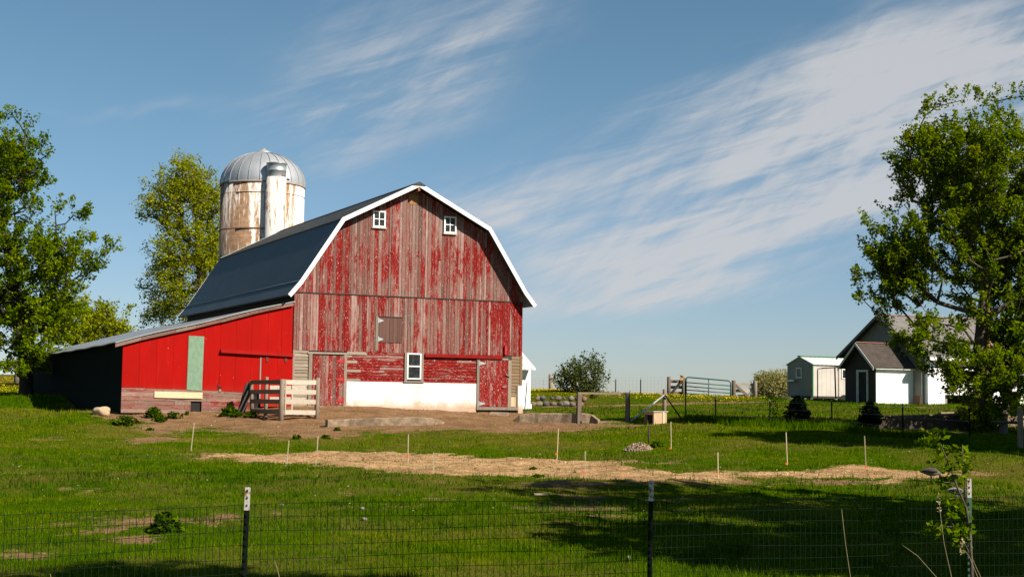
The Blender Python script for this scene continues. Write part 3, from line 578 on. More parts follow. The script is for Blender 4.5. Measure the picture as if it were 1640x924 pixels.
# front of red plywood panels, one sheet after another, the doorway sheets hang on the track
r = random.Random(12)
mb = MB(); edges = [0, .58, 1.17, 1.76, 2.24, 2.84, 3.42, 3.98, 4.55, 5.15, 5.66, LW]
for a, b_ in zip(edges, edges[1:]):
    mb.r = r.random(); o = r.uniform(-.004, .004)
    zb = k(2.34)-(k(2.34)-k(2.22))*a/4.6+.006*math.sin(a*9); mb.hexa([(a+.003, -.02+o, zb), (b_-.003, -.02+o, zb-.014), (b_-.003, .055, zb-.014), (a+.003, .055, zb), (a+.003, -.02+o, lt(a)-.10), (b_-.003, -.02+o, lt(b_)-.10), (b_-.003, .055, lt(b_)-.10), (a+.003, .055, lt(a)-.10)])
mb.build('wall', M['lean_red'], lean)
mb = MB(); mb.prism([(2.255, k(2.28)), (2.80, k(2.25)), (2.825, k(4.18)), (2.275, k(4.19))], -.034, -.026); mb.build('green_panel', M['green_panel'], lean)
# plank skirting
r = random.Random(8); mb = MB(); rows = 6; zt0 = k(2.325)
for i in range(rows):
    z1 = zt0-i*.145; x = 0
    while x < 4.62:
        e = min(4.62, x+r.uniform(1.1, 2.6)); e = e if 4.62-e > .4 else 4.62; segs = [(x, e)]
        if i in (3, 4, 5): segs = [(a, b_) for a, b_ in ((x, min(e, 2.42)), (max(x, 2.80), e)) if b_-a > .02]
        for a, b_ in segs:
            mb.r = r.random(); o = r.uniform(-.008, .008); mb.hexa([(a+.004, -.012+o, z1-.138-.012*a/2), (b_-.004, -.012+o, z1-.138-.012*b_/2), (b_-.004, .05, z1-.138-.012*b_/2), (a+.004, .05, z1-.138-.012*a/2), (a+.004, -.012+o, z1-.012*a/2), (b_-.004, -.012+o, z1-.012*b_/2), (b_-.004, .05, z1-.012*b_/2), (a+.004, .05, z1-.012*a/2)])
        x = e
mb.build('plank_skirting', M['plank'], lean)
mb = MB(); mb.r = .3; mb.prism([(1.13, k(1.995)), (2.82, k(1.975)), (2.82, k(2.105)), (1.13, k(2.12))], -.05, -.026); mb.r = .8; mb.prism([(1.13, k(2.123)), (2.82, k(2.108)), (2.82, k(2.195)), (1.13, k(2.215))], -.048, -.026); mb.build('new_pine_patch', M['new_board'], lean)
# sliding door of two sheets, track and hangers
sdr = MB(); sdr.r = .6; sdr.box((4.93, -.05, k(1.72)), (5.52, -.024, k(3.50))); sdr.r = .35; sdr.box((5.526, -.05, k(1.72)), (LW+.02, -.024, k(3.50))); sdo = sdr.build('sliding_door', M['lean_red'], lean)
mb = MB(); mb.box((4.875, -.04, k(2.0)), (4.925, -.022, k(3.52))); mb.build('jamb', M['grey_wood'], sdo)
M['hanger'] = plain('rusty_hanger', (.14, .03, .02), (.1, .03, .02), 9)
for x in (5.08, 5.78): mb = MB(); mb.box((x, -.075, k(3.34)), (x+.09, -.052, k(3.5))); mb.build('hanger', M['hanger'], sdo)
mb = MB(); mb.prism([(3.42, k(3.62)), (6.09, k(3.53)), (6.09, k(3.60)), (3.42, k(3.70))], -.14, -.03); mb.prism([(3.42, k(3.703)), (6.09, k(3.603)), (6.09, k(3.64)), (3.42, k(3.74))], -.10, -.03); mb.build('door_track', plain('red_track_rail', (.32, .008, .006), (.26, .008, .006), 3, .8, .1), lean)
mb = MB(); mb.prism([(3.375, k(2.40)), (3.40, k(2.62)), (3.41, k(2.88)), (3.395, k(2.62)), (3.34, k(2.42))], -.034, -.026); mb.prism([(3.36, k(2.33)), (3.53, k(2.36)), (3.44, k(2.41)), (3.37, k(2.43))], -.034, -.026); mb.build('torn_gap', M['dark'], lean)
mb = MB(); mb.prism([(3.40, k(2.22)), (3.50, k(2.22)), (3.47, k(2.33)), (3.42, k(2.33))], -.045, -.036); mb.build('bare_patch', M['plank'], lean)
# far long wall: dark ribbed steel, corner, rear wall, open dark foot
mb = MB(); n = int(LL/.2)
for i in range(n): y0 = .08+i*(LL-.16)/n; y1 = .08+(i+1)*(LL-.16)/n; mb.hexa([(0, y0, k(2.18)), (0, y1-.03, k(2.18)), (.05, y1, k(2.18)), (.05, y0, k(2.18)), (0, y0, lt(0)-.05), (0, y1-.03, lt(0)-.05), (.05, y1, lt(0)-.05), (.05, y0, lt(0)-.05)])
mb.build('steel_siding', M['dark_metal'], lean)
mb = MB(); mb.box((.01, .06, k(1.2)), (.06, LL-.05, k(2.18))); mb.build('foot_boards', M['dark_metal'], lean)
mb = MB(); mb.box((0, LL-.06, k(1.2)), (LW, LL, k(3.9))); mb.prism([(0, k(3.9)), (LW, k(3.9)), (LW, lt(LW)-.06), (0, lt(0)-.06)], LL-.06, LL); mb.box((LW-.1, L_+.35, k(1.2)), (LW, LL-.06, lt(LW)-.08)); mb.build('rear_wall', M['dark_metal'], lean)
mb = MB(); NX, NY = 14, 40
pts = lambda i, j, dz: (-.28+(LW+.30-.0)*i/NX, -.16+(LL+.35)*j/NY, lt(-.28+(LW+.30)*i/NX)+dz+.012*math.sin(j*1.1+i*.3)-.05*math.sin(math.pi*j/NY))
for dz in (.04,):
    bidx = mb.verts([pts(i, j, dz) for j in range(NY+1) for i in range(NX+1)])
    for j in range(NY):
        for i in range(NX): a = bidx+j*(NX+1)+i; mb.face([a, a+1, a+NX+2, a+NX+1])
rf = mb.build('roof', mk_metalroof('grey_shed_roof', (.24, .25, .26), (.32, .33, .33), rib=.21, rough=.38, metal=.15, axis=1, stain=(.35, .31, .28)), lean); sm = rf.modifiers.new('thickness', 'SOLIDIFY'); sm.thickness = .035; sm.offset = -1
r = random.Random(3); mb = MB(); x = -.28
while x < LW-.02:
    e = min(LW-.02, x+r.uniform(.7, 1.5)); o = r.uniform(-.008, .01); mb.r = r.random()
    mb.hexa([(x+.004, -.13, lt(x)-.135+o), (e-.004, -.13, lt(e)-.135+o), (e-.004, -.03, lt(e)-.135+o), (x+.004, -.03, lt(x)-.135+o), (x+.004, -.13, lt(x)-.02), (e-.004, -.13, lt(e)-.02), (e-.004, -.03, lt(e)-.02), (x+.004, -.03, lt(x)-.02)]); x = e
mb.build('fascia', M['plank'], lean)

# ------------------------------------------------------------------ small white milk house behind the barn's right side
def uv_at(px, py, v):
    d = ray(px, py); t_ = (ORG+BB*v).dot(BB)/d.dot(BB); P = d*t_; return (P-ORG).dot(UU), P.z+EYE
MV = 2.6; mu0, mz0 = uv_at(858, 589, MV-.45); mu1, mz1 = uv_at(849.5, 650, MV); MT = mz0-.05
mhx = empty('milk_house', loc_uv(W_, MV, 1.6), TH, 'small white milk house with white metal roof tucked behind the barn', 'outbuilding')
mw, me_, mt_ = mu1-W_, mu0-W_, MT-1.6
mb = MB(); mb.box((.02, 0, -.3), (mw, 3.2, mt_+.1)); mb.prism([(0, mt_+.1), (3.2, mt_+.1), (1.6, mt_+.9)], .02, mw, 'yz'); mb.build('wall', M['white_trim'], mhx, bevel=.01); mb = MB(); mb.box((-.0, -.04, -.3), (mw+.04, -.001, .32)); mb.build('plinth', M['white_trim'], mhx, bevel=.01)
mb = MB()
for ya, yb in ((-.45, 1.6), (3.65, 1.6)): mb.hexa([(.02, ya, mt_-.04), (me_, ya, mt_-.04), (me_, yb, mt_+1.05), (.02, yb, mt_+1.05), (.02, ya, mt_+.03), (me_, ya, mt_+.03), (me_, yb, mt_+1.12), (.02, yb, mt_+1.12)])
mb.build('roof', M['roof_white'], mhx)

# ------------------------------------------------------------------ silo
def mk_silo(name, thr):
    m, t, b = mat(name, .92, .2); co = t.coord(); g = t.node('ShaderNodeSeparateXYZ'); t.l.new(co, g.inputs[0])
    ang = t.m('ARCTAN2', g.outputs[1], g.outputs[0]); cv = t.node('ShaderNodeCombineXYZ'); t.l.new(t.m('MULTIPLY', ang, 2.2), cv.inputs[0]); t.l.new(g.outputs[2], cv.inputs[1])
    mp = t.node('ShaderNodeMapping'); t.l.new(cv.outputs[0], mp.inputs[0]); mp.inputs['Scale'].default_value = (5.0, .38, 1); mp2 = t.node('ShaderNodeMapping'); t.l.new(cv.outputs[0], mp2.inputs[0]); mp2.inputs['Scale'].default_value = (17, 2.6, 1)
    mp3 = t.node('ShaderNodeMapping'); t.l.new(cv.outputs[0], mp3.inputs[0]); mp3.inputs['Scale'].default_value = (.55, .05, 1)
    n = t.m('ADD', t.m('ADD', t.m('MULTIPLY', t.noise(mp.outputs[0], 1, 7, .65), .6), t.m('MULTIPLY', t.noise(mp2.outputs[0], 1, 6, .7), .42)), t.m('MULTIPLY', t.noise(mp3.outputs[0], 1, 2, .5), .73))
    # the side away from the barn yard lost most of its paint
    side = t.ss(t.m('COSINE', t.m('SUBTRACT', ang, R_(-160))), .15, 1.0); st = t.m('ADD', n, t.m('MULTIPLY', side, .17)); cov = t.ss(st, thr-.04, thr+.045); cov2 = t.ss(st, thr-.12, thr+.01)
    c = t.mix(t.m('MULTIPLY', cov2, .5), (.66, .63, .58), (.52, .42, .33)); c = t.mix(cov, c, t.mix(t.ss(t.noise(co, 5, 4, .6), .3, .7), (.31, .185, .105), (.20, .11, .06)))
    seam = t.m('PINGPONG', g.outputs[2], .38); c = t.mix(t.m('MULTIPLY', t.ss(seam, .02, .0), .18), c, (.7, .66, .6))
    t.put(b.inputs['Base Color'], c); t.put(b.inputs['Normal'], t.bump(n, .02, .5)); return m
M['silo'] = mk_silo('stained_whitewashed_staves', .975); M['chute'] = mk_silo('stained_white_chute', .975)
M['dome'] = plain('aluminium_dome', (.44, .45, .46), (.36, .37, .385), 1.4, .5, .5, metal=.5)
M['seam'] = plain('dull_dome_seam', (.30, .295, .30), (.22, .21, .21), 3, .6, .3, metal=.3)
sx_, sy_, sb = -13.06, 75.0, 1.8
silo = empty('silo', (sx_, sy_, sb), 0, 'tall silo with stained whitewashed wall and ribbed aluminium dome', 'silo')
SR = 2.16; zt = 13.02-sb
mb = MB(); mb.lathe([(SR, -.3), (SR, zt), (SR-.12, zt), (SR-.12, -.3)], 64); mb.build('wall', M['silo'], silo)
mb = MB()
NR = 24; prof = [(math.cos(a)*(SR+.035), math.sin(a)*1.72) for a in np.linspace(0, R_(83), 16)]; mb.lathe([(SR+.035, -.06)]+[(r_, z) for r_, z in prof]+[(.10, 1.80)], 72, (0, 0, zt))
dome = mb.build('dome', M['dome'], silo)
mb = MB()
for i in range(NR):
    a = 6.2832*i/NR+.1; P = [Vector((math.cos(a)*(r_+.012), math.sin(a)*(r_+.012), zt+z+.01)) for r_, z in prof[:-1]]
    mb.tube(P, .017, 5, False)
mb.build('seam_ribs', M['seam'], dome)
mb = MB(); mb.lathe([(.42, 1.70), (.40, 1.755), (.12, 1.88), (.06, 1.95), (.0, 1.96)], 20, (0, 0, zt)); mb.build('finial', plain('dull_cap', (.42, .42, .40), (.35, .35, .33), 6, .5, metal=.4), dome)
mb = MB()
for i, z in enumerate([.8, 1.9, 3.0, 4.1, 5.2, 6.3, 7.4, 8.75, 10.6]):
    rr = SR+.012; mb.tube([(rr*math.cos(a), rr*math.sin(a), z) for a in np.linspace(0, 6.2832, 65)], .011 if i < 7 else (.03 if i == 7 else .011), 5, False)
mb.build('hoops', plain('dark_hoop', (.16, .11, .08), (.08, .06, .05), 4), silo)
mb = MB(); mb.lathe([(SR+.05, zt-.10), (SR+.05, zt-.02), (SR, zt-.02)], 64); mb.build('rim', plain('rusty_rim', (.30, .22, .17), (.22, .15, .11), 4), silo)
ca_ = math.atan2(-SR, .62); cxl, cyl = 1.03, -2.06; ch = MB(); ch.lathe([(.51, -.3), (.51, zt+.12), (.44, zt+.12)], 28, (cxl, cyl, 0)); chute = ch.build('chute', M['chute'], silo)
ch = MB(); ch.lathe([(.50, zt+.12), (.50, zt+.44), (.515, zt+.45), (.50, zt+.46), (.50, zt+.79), (.52, zt+.80), (.52, zt+.84), (.02, zt+.86)], 28, (cxl, cyl, 0))
mc, t, b = mat('rusting_galvanised_collar', .45, .5, .5); nn_ = t.noise(t.coord((1, 1, .8)), 2.6, 5, .65); gg = t.node('ShaderNodeSeparateXYZ'); t.l.new(t.coord(), gg.inputs[0])
t.put(b.inputs['Base Color'], t.mix(t.m('MULTIPLY', t.ss(nn_, .52, .6), t.ss(gg.outputs[0], 1.30, 1.40)), (.34, .36, .37), (.36, .10, .03))); ch.build('collar', mc, chute)
mb = MB(); mb.tube([(cxl+.5, cyl+.1, zt+.05), (cxl+.62, cyl+.2, zt+.05)], .045, 8); mb.build('vent_stub', M['soffit'], silo)

# ------------------------------------------------------------------ trees
def fan(n): # random unit vectors
    v = rng.normal(size=(n, 3)); return v/np.linalg.norm(v, axis=1, keepdims=True)
def leaves(P, size, name, m, parent, base_col, bias_up=.5, elong=1.5, jit=.12):
    """one small folded leaf face per point"""
    n = len(P); N = fan(n); N[:, 2] = np.abs(N[:, 2])*1.0+bias_up*rng.random(n); N /= np.linalg.norm(N, axis=1, keepdims=True)
    T = np.cross(N, fan(n)); T /= np.linalg.norm(T, axis=1, keepdims=True)+1e-9; Bq = np.cross(N, T); s = (size*rng.uniform(.6, 1.3, n))[:, None]
    dr = N*s*.18
    V = np.stack([P-T*s*elong*.5, P+Bq*s*.5-dr+T*s*.1, P+T*s*elong*.5, P-Bq*s*.5-dr+T*s*.1], 1).reshape(-1, 3)
    return np_mesh(name, V, 4, m, np.clip(base_col+rng.normal(0, jit, n), 0, 1), parent=parent)
def blob_points(blobs, n, shell=.55):
    """attractors in a union of ellipsoids (centre, radii, weight), denser towards the outside"""
    out = []; tot = sum(b[2] for b in blobs)
    for c, r_, wgt in blobs:
        kk = int(n*wgt/tot); d = fan(kk); rad = (shell**3+(1-shell**3)*rng.random(kk))**(1/3); rad[rng.random(kk) < .25] *= rng.uniform(.4, .9)
        out.append(np.array(c)+d*rad[:, None]*np.array(r_))
    return np.concatenate(out)
def skeleton(base, leader, A, up=.55, step=.45):
    nodes = [np.array(base, float)]; par = [-1]
    for p in leader:
        p = np.array(p, float); a = nodes[-1]; k_ = max(1, int(np.linalg.norm(p-a)/step)); i0 = len(nodes)-1
        for q in range(1, k_+1): nodes.append(a+(p-a)*q/k_+rng.normal(0, .02, 3)); par.append(len(nodes)-2)
    first = min(2, len(nodes)-1)
    ax = np.array(leader[-1]); order = np.argsort(np.linalg.norm(A-np.array(leader[len(leader)//2]), axis=1)); tips = []
    for i in order:
        a = A[i]; Nn = np.array(nodes[first:]); dv = a-Nn; hd = np.hypot(dv[:, 0], dv[:, 1]); cost = np.linalg.norm(dv, axis=1)+np.maximum(0, hd*up-dv[:, 2])*1.1
        j = int(np.argmin(cost))+first; s0 = nodes[j]; ln = np.linalg.norm(a-s0); k_ = max(1, int(ln/step)); pj = j
        for q in range(1, k_+1):
            f = q/k_; p = s0+(a-s0)*f; p = p+np.array([0, 0, -.10*ln*math.sin(math.pi*f)])+rng.normal(0, .05, 3)*(q < k_); nodes.append(p); par.append(pj); pj = len(nodes)-1
        tips.append(pj)
    return np.array(nodes), np.array(par), np.array(tips)
def tree(name, base, leader, blobs, n_tips, n_leaf, lsize, lm, bm_, label, cat='tree', group=None, r0=.2, rtip=.008, pw=.42, twig=(.45, .85), spread=.13, updir=.6, lf_bias=.45, shell=.55, bare_in=0, extra=None, droop=0, base_col=.5, upb=.55, lmul=None):
    root = empty(name, base, 0, label, cat, group); base = np.array(base)
    A = blob_points(blobs, n_tips, shell)
    if extra is not None: A = np.r_[A, np.array(extra)]
    nodes, par, tips = skeleton(base-[0, 0, .15], leader, A, up=upb)
    cnt = np.zeros(len(nodes)); cnt[tips] = 1
    for i in range(len(nodes)-1, 0, -1): cnt[par[i]] += cnt[i]
    rad = rtip*np.maximum(cnt, 1)**pw; rad *= r0/rad[1] if rad[1] > 0 else 1; rad = np.maximum(rad, rtip*.8)
    mb = MB(); mb.smooth = True; L = nodes-base
    for i in range(1, len(nodes)):
        p = par[i]; a, b_ = L[p], L[i]; d = b_-a; ln = np.linalg.norm(d)
        if ln < 1e-4: continue
        d /= ln; x = np.cross(d, [0.31, .9, .3]); x /= np.linalg.norm(x)+1e-9; y = np.cross(d, x); k_ = 10 if rad[p] > .06 else (6 if rad[p] > .02 else 4)
        ra = min(rad[p], rad[i]*1.6+.004) if p > 2 else rad[p]*(1.45 if p == 0 else 1)
        an = np.arange(k_)*6.2832/k_; cs, sn = np.cos(an)[:, None], np.sin(an)[:, None]
        i0 = mb.verts(a-d*ra*.3+(x*cs+y*sn)*ra); i1 = mb.verts(b_+(x*cs+y*sn)*rad[i])
        for q in range(k_): mb.face([i0+q, i0+(q+1) % k_, i1+(q+1) % k_, i1+q])
    tk = mb.build('trunk', bm_, root)
    cen = np.mean(A, 0); P = []; C = []
    per = max(6, n_leaf//len(tips))
    for ti in tips:
        a = nodes[ti]; b_ = nodes[par[ti]]; d = a-b_; d /= np.linalg.norm(d)+1e-9; o = a-cen; o[2] *= .5; o /= np.linalg.norm(o)+1e-9
        d = d*.35+o*.45+np.array([0, 0, updir])+rng.normal(0, .22, 3); d /= np.linalg.norm(d); tl = rng.uniform(*twig); kk = int(per*rng.uniform(.5, 1.5)); cl = rng.normal(0, .09)
        for _ in range(3):
            dd = d+rng.normal(0, .38, 3); dd /= np.linalg.norm(dd); s = rng.random(kk//3)**.9
            pts_ = a+dd*(s*tl)[:, None]*rng.uniform(.5, 1.1)+rng.normal(0, 1, (kk//3, 3))*(spread*(1.15-.75*s))[:, None]
            pts_[:, 2] -= droop*s*tl; P.append(pts_); C.append(np.full(kk//3, base_col+cl)+.1*(s-.5))
    P = np.concatenate(P)-base; C = np.concatenate(C)
    leaves(P, lsize, 'crown', lm, root, C, lf_bias)
    return root
M['maple'] = leafmat('spring_maple_leaves', [(.014, .038, .0006), (.054, .106, .0008), (.108, .178, .001), (.175, .228, .002), (.26, .275, .005)], .45, .6)
M['yellowgreen'] = leafmat('yellow_green_leaves', [(.08, .115, .001), (.16, .195, .003), (.25, .275, .006), (.34, .345, .012), (.46, .43, .03)], .45, .6)
M['bushleaf'] = leafmat('olive_bush_leaves', [(.03, .045, .010), (.06, .08, .015), (.09, .11, .02), (.13, .14, .035)], .35, .6)
M['hazy'] = leafmat('haze_paled_leaves', [(.20, .20, .085), (.27, .255, .105), (.34, .31, .13), (.40, .35, .16)], .4, .7)  # distance haze is put into these pale leaf colours
M['bark'] = plain('grey_brown_bark', (.13, .10, .075), (.06, .045, .035), 3, .95, stretch=(5, 5, .8), bump=.02, bscale=6)
M['bark_dark'] = plain('dark_bark', (.05, .04, .03), (.025, .02, .016), 4, .95, stretch=(5, 5, .8), bump=.015)
M['bark_pale'] = plain('pale_bark', (.24, .19, .13), (.13, .10, .07), 4, .95, stretch=(5, 5, .8), bump=.01)

# big maple on the right, in front of the white farmstead
def g3(px, py): p = gpt(px, py); return (p.x, p.y, p.z)
def A3(px, py, D): p = at(px, py, D); return (p.x, p.y, p.z)
tb = g3(1578, 692); DT = tb[1]
def ell(px, py, rx, ry, wgt, D, dd=0, rd=None):
    s = D/F_PX; return (A3(px, py, D+dd), (rx*s, (rd or (rx+ry)/2)*s, ry*s), wgt)
bl = [ell(1610, 305, 125, 115, 3.2, DT), ell(1545, 270, 75, 90, 1.4, DT), ell(1680, 350, 150, 165, 3, DT, .6), ell(1520, 390, 85, 75, 1.6, DT, -.4), ell(1450, 450, 60, 50, .9, DT, -.3), ell(1590, 470, 110, 90, 1.2, DT),
      ell(1490, 545, 65, 32, .4, DT, -.8), ell(1600, 600, 60, 50, .55, DT, -.7), ell(1540, 610, 35, 38, .3, DT, -.9), ell(1690, 540, 90, 100, 1.2, DT, .2), ell(1555, 585, 60, 45, .25, DT, .3), ell(1610, 645, 55, 38, .35, DT, -.3), ell(1575, 668, 40, 22, .35, DT, -.5), ell(1430, 420, 45, 40, .5, DT, 0), ell(1480, 270, 42, 65, .8, DT, 0)]
ex = [A3(*q, DT-.3) for q in ((1372, 455), (1385, 445), (1380, 478), (1400, 405), (1395, 362), (1412, 372), (1408, 430), (1440, 280), (1432, 262), (1448, 300), (1455, 228), (1447, 240), (1470, 212), (1482, 185), (1500, 172), (1520, 166), (1545, 160), (1570, 158), (1596, 163), (1620, 157), (1640, 155), (1660, 160),
      (1450, 330), (1436, 350), (1425, 520), (1412, 510), (1440, 548), (1452, 560), (1500, 600), (1486, 590), (1470, 572))]
tree('maple_tree', tb, [A3(1577, 640, DT), A3(1570, 560, DT), A3(1580, 440, DT), A3(1590, 300, DT), A3(1600, 190, DT)], bl, 1050, 135000, .072, M['maple'], M['bark'], 'tall leafy green maple in front of the white farm buildings', group=None, r0=.21, extra=ex, shell=.4, spread=.095, twig=(.4, .85), updir=.95, base_col=.62)
# second stem of the same clump, leaning right, lit bark
tree('maple_tree', g3(1606, 694), [A3(1612, 640, DT+.2), A3(1625, 560, DT+.3), A3(1645, 440, DT+.4)], [ell(1650, 420, 70, 90, 1, DT, .4), ell(1620, 560, 45, 60, .5, DT, .3)], 90, 9000, .105, M['maple'], M['bark'], 'slimmer maple stem leaning right beside the tall maple', r0=.13, shell=.3, twig=(.35, .7))
# maple at the left edge
lb = g3(42, 631); DL = min(lb[1], 66.); lb = (at(42, 631, DL).x, DL, gz(at(42, 631, DL).x, DL))
bl = [ell(-20, 330, 85, 160, 3, DL), ell(-10, 450, 110, 110, 3, DL), ell(90, 425, 62, 55, 1.2, DL, -.5), ell(50, 520, 75, 55, 1.4, DL), ell(25, 268, 40, 50, .8, DL), ell(-90, 420, 100, 200, 3, DL), ell(40, 575, 45, 30, .5, DL, -1)]
ex = [A3(*q, DL-.4) for q in ((176, 400), (168, 392), (160, 410), (150, 385), (135, 345), (128, 350), (118, 345), (70, 232), (62, 245), (74, 250), (55, 262), (40, 215), (32, 200), (22, 188), (8, 188), (60, 300), (72, 290), (98, 335), (88, 340), (135, 440), (125, 420), (110, 460), (95, 500), (110, 520))]
tree('maple_tree', lb, [A3(41, 590, DL), A3(36, 540, DL), A3(15, 440, DL), A3(0, 310, DL), A3(0, 250, DL)], bl, 800, 88000, .096, M['maple'], M['bark_dark'], 'broad leafy maple at the far end of the red shed', r0=.30, extra=ex, shell=.35, spread=.12, twig=(.5, 1.1), updir=.8, base_col=.58)
# yellow-green tree behind the barn beside the silo
D = 84.; bx = at(325, 560, D)
bl = [ell(300, 300, 48, 45, 1.6, D), ell(330, 330, 35, 60, 1.0, D), ell(265, 330, 36, 30, .6, D, -.6), ell(300, 400, 55, 55, 1.7, D, -.5), ell(340, 410, 32, 60, .8, D, .2), ell(275, 440, 32, 40, .7, D, -1), ell(305, 480, 42, 35, .9, D, -1), ell(262, 495, 22, 25, .35, D, -1)]
tree('willow_tree', (bx.x, D, gz(bx.x, D)), [A3(326, 520, D), A3(322, 440, D), A3(318, 380, D), A3(305, 300, D)], bl, 560, 40000, .092, M['yellowgreen'], M['bark'], 'yellow-green spring willow rising between the barn and silo', r0=.30, shell=.25, spread=.22, twig=(.6, 1.2), updir=.3, droop=.25, base_col=.52,
     extra=[A3(*q, D) for q in ((236, 320), (232, 350), (240, 300), (245, 345), (238, 462), (233, 460), (250, 470), (240, 400), (300, 258), (320, 265), (240, 505))])
# far trees beyond the shed and on the horizon
for px, py, rx, ry, D, m_, lab, n_ in ((122, 515, 38, 45, 118., 'yellowgreen', 'far yellow-green tree showing above the middle of the shed roof', 90), (172, 520, 34, 32, 112., 'yellowgreen', 'sparse far tree showing above the red shed roof corner', 60)):
    bx = at(px, 600, D); tree('field_tree', (bx.x, D, gz(bx.x, D)), [A3(px, 570, D), A3(px, 520, D)], [ell(px, py, rx, ry, 1, D), ell(px+rx*.4, py+ry*.4, rx*.6, ry*.5, .5, D)], n_, 9000 if px < 150 else 3400, .15, M[m_], M['bark'], lab, r0=.2, shell=.2, spread=.3, twig=(.6, 1.3), updir=.5)
for px, py, rx, ry, lab in ((1227, 618, 18, 15, 'left of two hazy far trees beyond the green gate'), (1250, 617, 16, 16, 'right of two hazy far trees, beside the white trailer')):
    D = 150.; bx = at(px, 640, D); tree('far_tree', (bx.x, D, gz(bx.x, D)), [A3(px, 630, D), A3(px, 615, D)], [ell(px, py, rx, ry, 1, D), ell(px, py+8, rx, ry*.6, .6, D)], 80, 9000, .13, M['hazy'], M['bark_pale'], lab, r0=.18, shell=.2, spread=.4, twig=(.5, 1.1), updir=.5, group='hazy trees on the horizon')
# bush at the stone border
D = 66.; bb = at(932, 643, D)
tree('bush', (bb.x, D, gz(bb.x, D)), [A3(932, 632, D)], [ell(915, 605, 26, 26, 1, D), ell(945, 600, 28, 36, 1.3, D), ell(930, 620, 36, 18, .8, D)], 240, 5600, .072, M['bushleaf'], M['bark'], 'rounded leafy bush behind the low stone border', 'bush', r0=.07, rtip=.006, shell=.3, spread=.13, twig=(.2, .5), updir=.5, upb=.9)
# two trees off to the right of the view whose shade falls across the paddock
for (x, y), z0_, hgt, rad_, lab in (((13.6, 20.2), 3.0, 13.5, 3.1, 'tallest leafy maple right of the view shading the paddock'), ((10.0, 15.4), 3.2, 8.5, 2.4, 'smaller leafy maple right of the view shading the paddock'), ((5.6, 8.7), 6.2, 10.5, 2.0, 'slim high-crowned maple beside the roadside fence'), ((15.4, 17.2), 3.0, 12.0, 2.8, 'leafy maple furthest right of the view shading the paddock'), ((21.5, 35.6), 2.0, 13.0, 2.9, 'tall maple beyond the right edge shading the paddock fence line'), ((24.6, 37.8), 2.0, 11.0, 2.9, 'second maple beyond the right edge of the paddock'), ((26.0, 31.4), 6.0, 19.5, 3.2, 'tallest maple beyond the right edge of the paddock')):
    z = gz(x, y); hm = (z0_+hgt)/2; tree('shade_tree', (x, y, z), [(x, y, z+z0_), (x+.2, y, z+hm), (x, y+.2, z+hgt*.9)], [((x, y, z+hm), (rad_, rad_, (hgt-z0_)/2), 1), ((x-rad_*.4, y+.4, z+z0_+1), (rad_*.6, rad_*.6, 1), .3)], 220, 19000 if x < 19 else 42000, .16 if x < 19 else .19, M['maple'], M['bark'], lab, r0=.2, shell=.3, spread=.22, twig=(.5, .9))

# ------------------------------------------------------------------ steel T-posts and wire fences
def tpost_mb(parent, hgt, tip, m, w=.038, studs=True):
    mb = MB(); t_ = .006
    mb.box((-w/2, -t_, -.3), (w/2, 0, hgt-tip)); mb.box((-t_/2, 0.0005, -.3), (t_/2, w*.9, hgt-tip))
    if studs:
        z = .08
        while z < hgt-tip-.03: mb.box((-.008, -t_-.012, z), (.008, -t_-.0005, z+.02)); z += .055
    mb.build('post', m, parent)
    mb = MB(); mb.box((-w/2, -t_, hgt-tip), (w/2, 0, hgt)); mb.box((-t_/2, 0.0005, hgt-tip), (t_/2, w*.9, hgt)); mb.cur = 1; z = hgt-tip+.03
    while z < hgt-.02: mb.box((-.0045, -t_-.006, z), (.0045, -t_+.001, z+.014)); z += .055
    mb.build('tip', [M['tip'], M['steel_rod']], parent)
def tpost(p, top, tip, label, m, rz=0, lean_=(0, 0), group=None, w=.038):
    o = empty('fence_post', p, rz, label, 'fence post', group); o.rotation_euler = (lean_[0], lean_[1], rz); tpost_mb(o, top-p[2], tip, m, w); return o
# roadside fence in front of the camera
FX = [(-140, 838, 10.2), (0, 826, 10.45), (397, 807, 11.0), (780, 801.5, 11.7), (1043, 798, 12.2), (1552, 795, 13.2), (1800, 794, 13.7)]
FP = [at(*q) for q in FX]; FL = [0]
for a, b_ in zip(FP, FP[1:]): FL.append(FL[-1]+(b_.xy-a.xy).length)
def fence_pt(s):
    for i in range(len(FP)-1):
        if s <= FL[i+1] or i == len(FP)-2: f = (s-FL[i])/(FL[i+1]-FL[i]); return FP[i].lerp(FP[i+1], f)
def wire_grid(mb, fp, length, dx, dz, hgt, r_, seed=0):
    rr = random.Random(seed); n = int(length/dx); rows = int(hgt/dz)
    wob = [rr.uniform(-.004, .004) for _ in range(n+2)]
    for i in range(n+1):
        p = fp(i*dx); mb.bar((p.x+wob[i], p.y, p.z), (p.x-wob[i], p.y+rr.uniform(-.004, .004), p.z-hgt), r_, r_)
    for k_ in range(rows+1):
        for i in range(0, n, 4):
            a, b_ = fp(i*dx), fp(min(n, i+4)*dx); j0, j1 = .006*math.sin(i*.13+k_), .006*math.sin((i+4)*.13+k_)
            mb.bar((a.x, a.y-r_, a.z-k_*dz+j0), (b_.x, b_.y-r_, b_.z-k_*dz+j1), r_, r_)
wf = empty('wire_fence', (FP[0].x, FP[0].y, 0), 0, 'green welded wire mesh fence along the bottom of the view', 'fence')
mb = MB(); wire_grid(mb, lambda s: fence_pt(s)-Vector((FP[0].x, FP[0].y, 0)), FL[-1]-.06, .0508, .1016, 1.22, .0034); mb.build('mesh', M['wire'], wf)
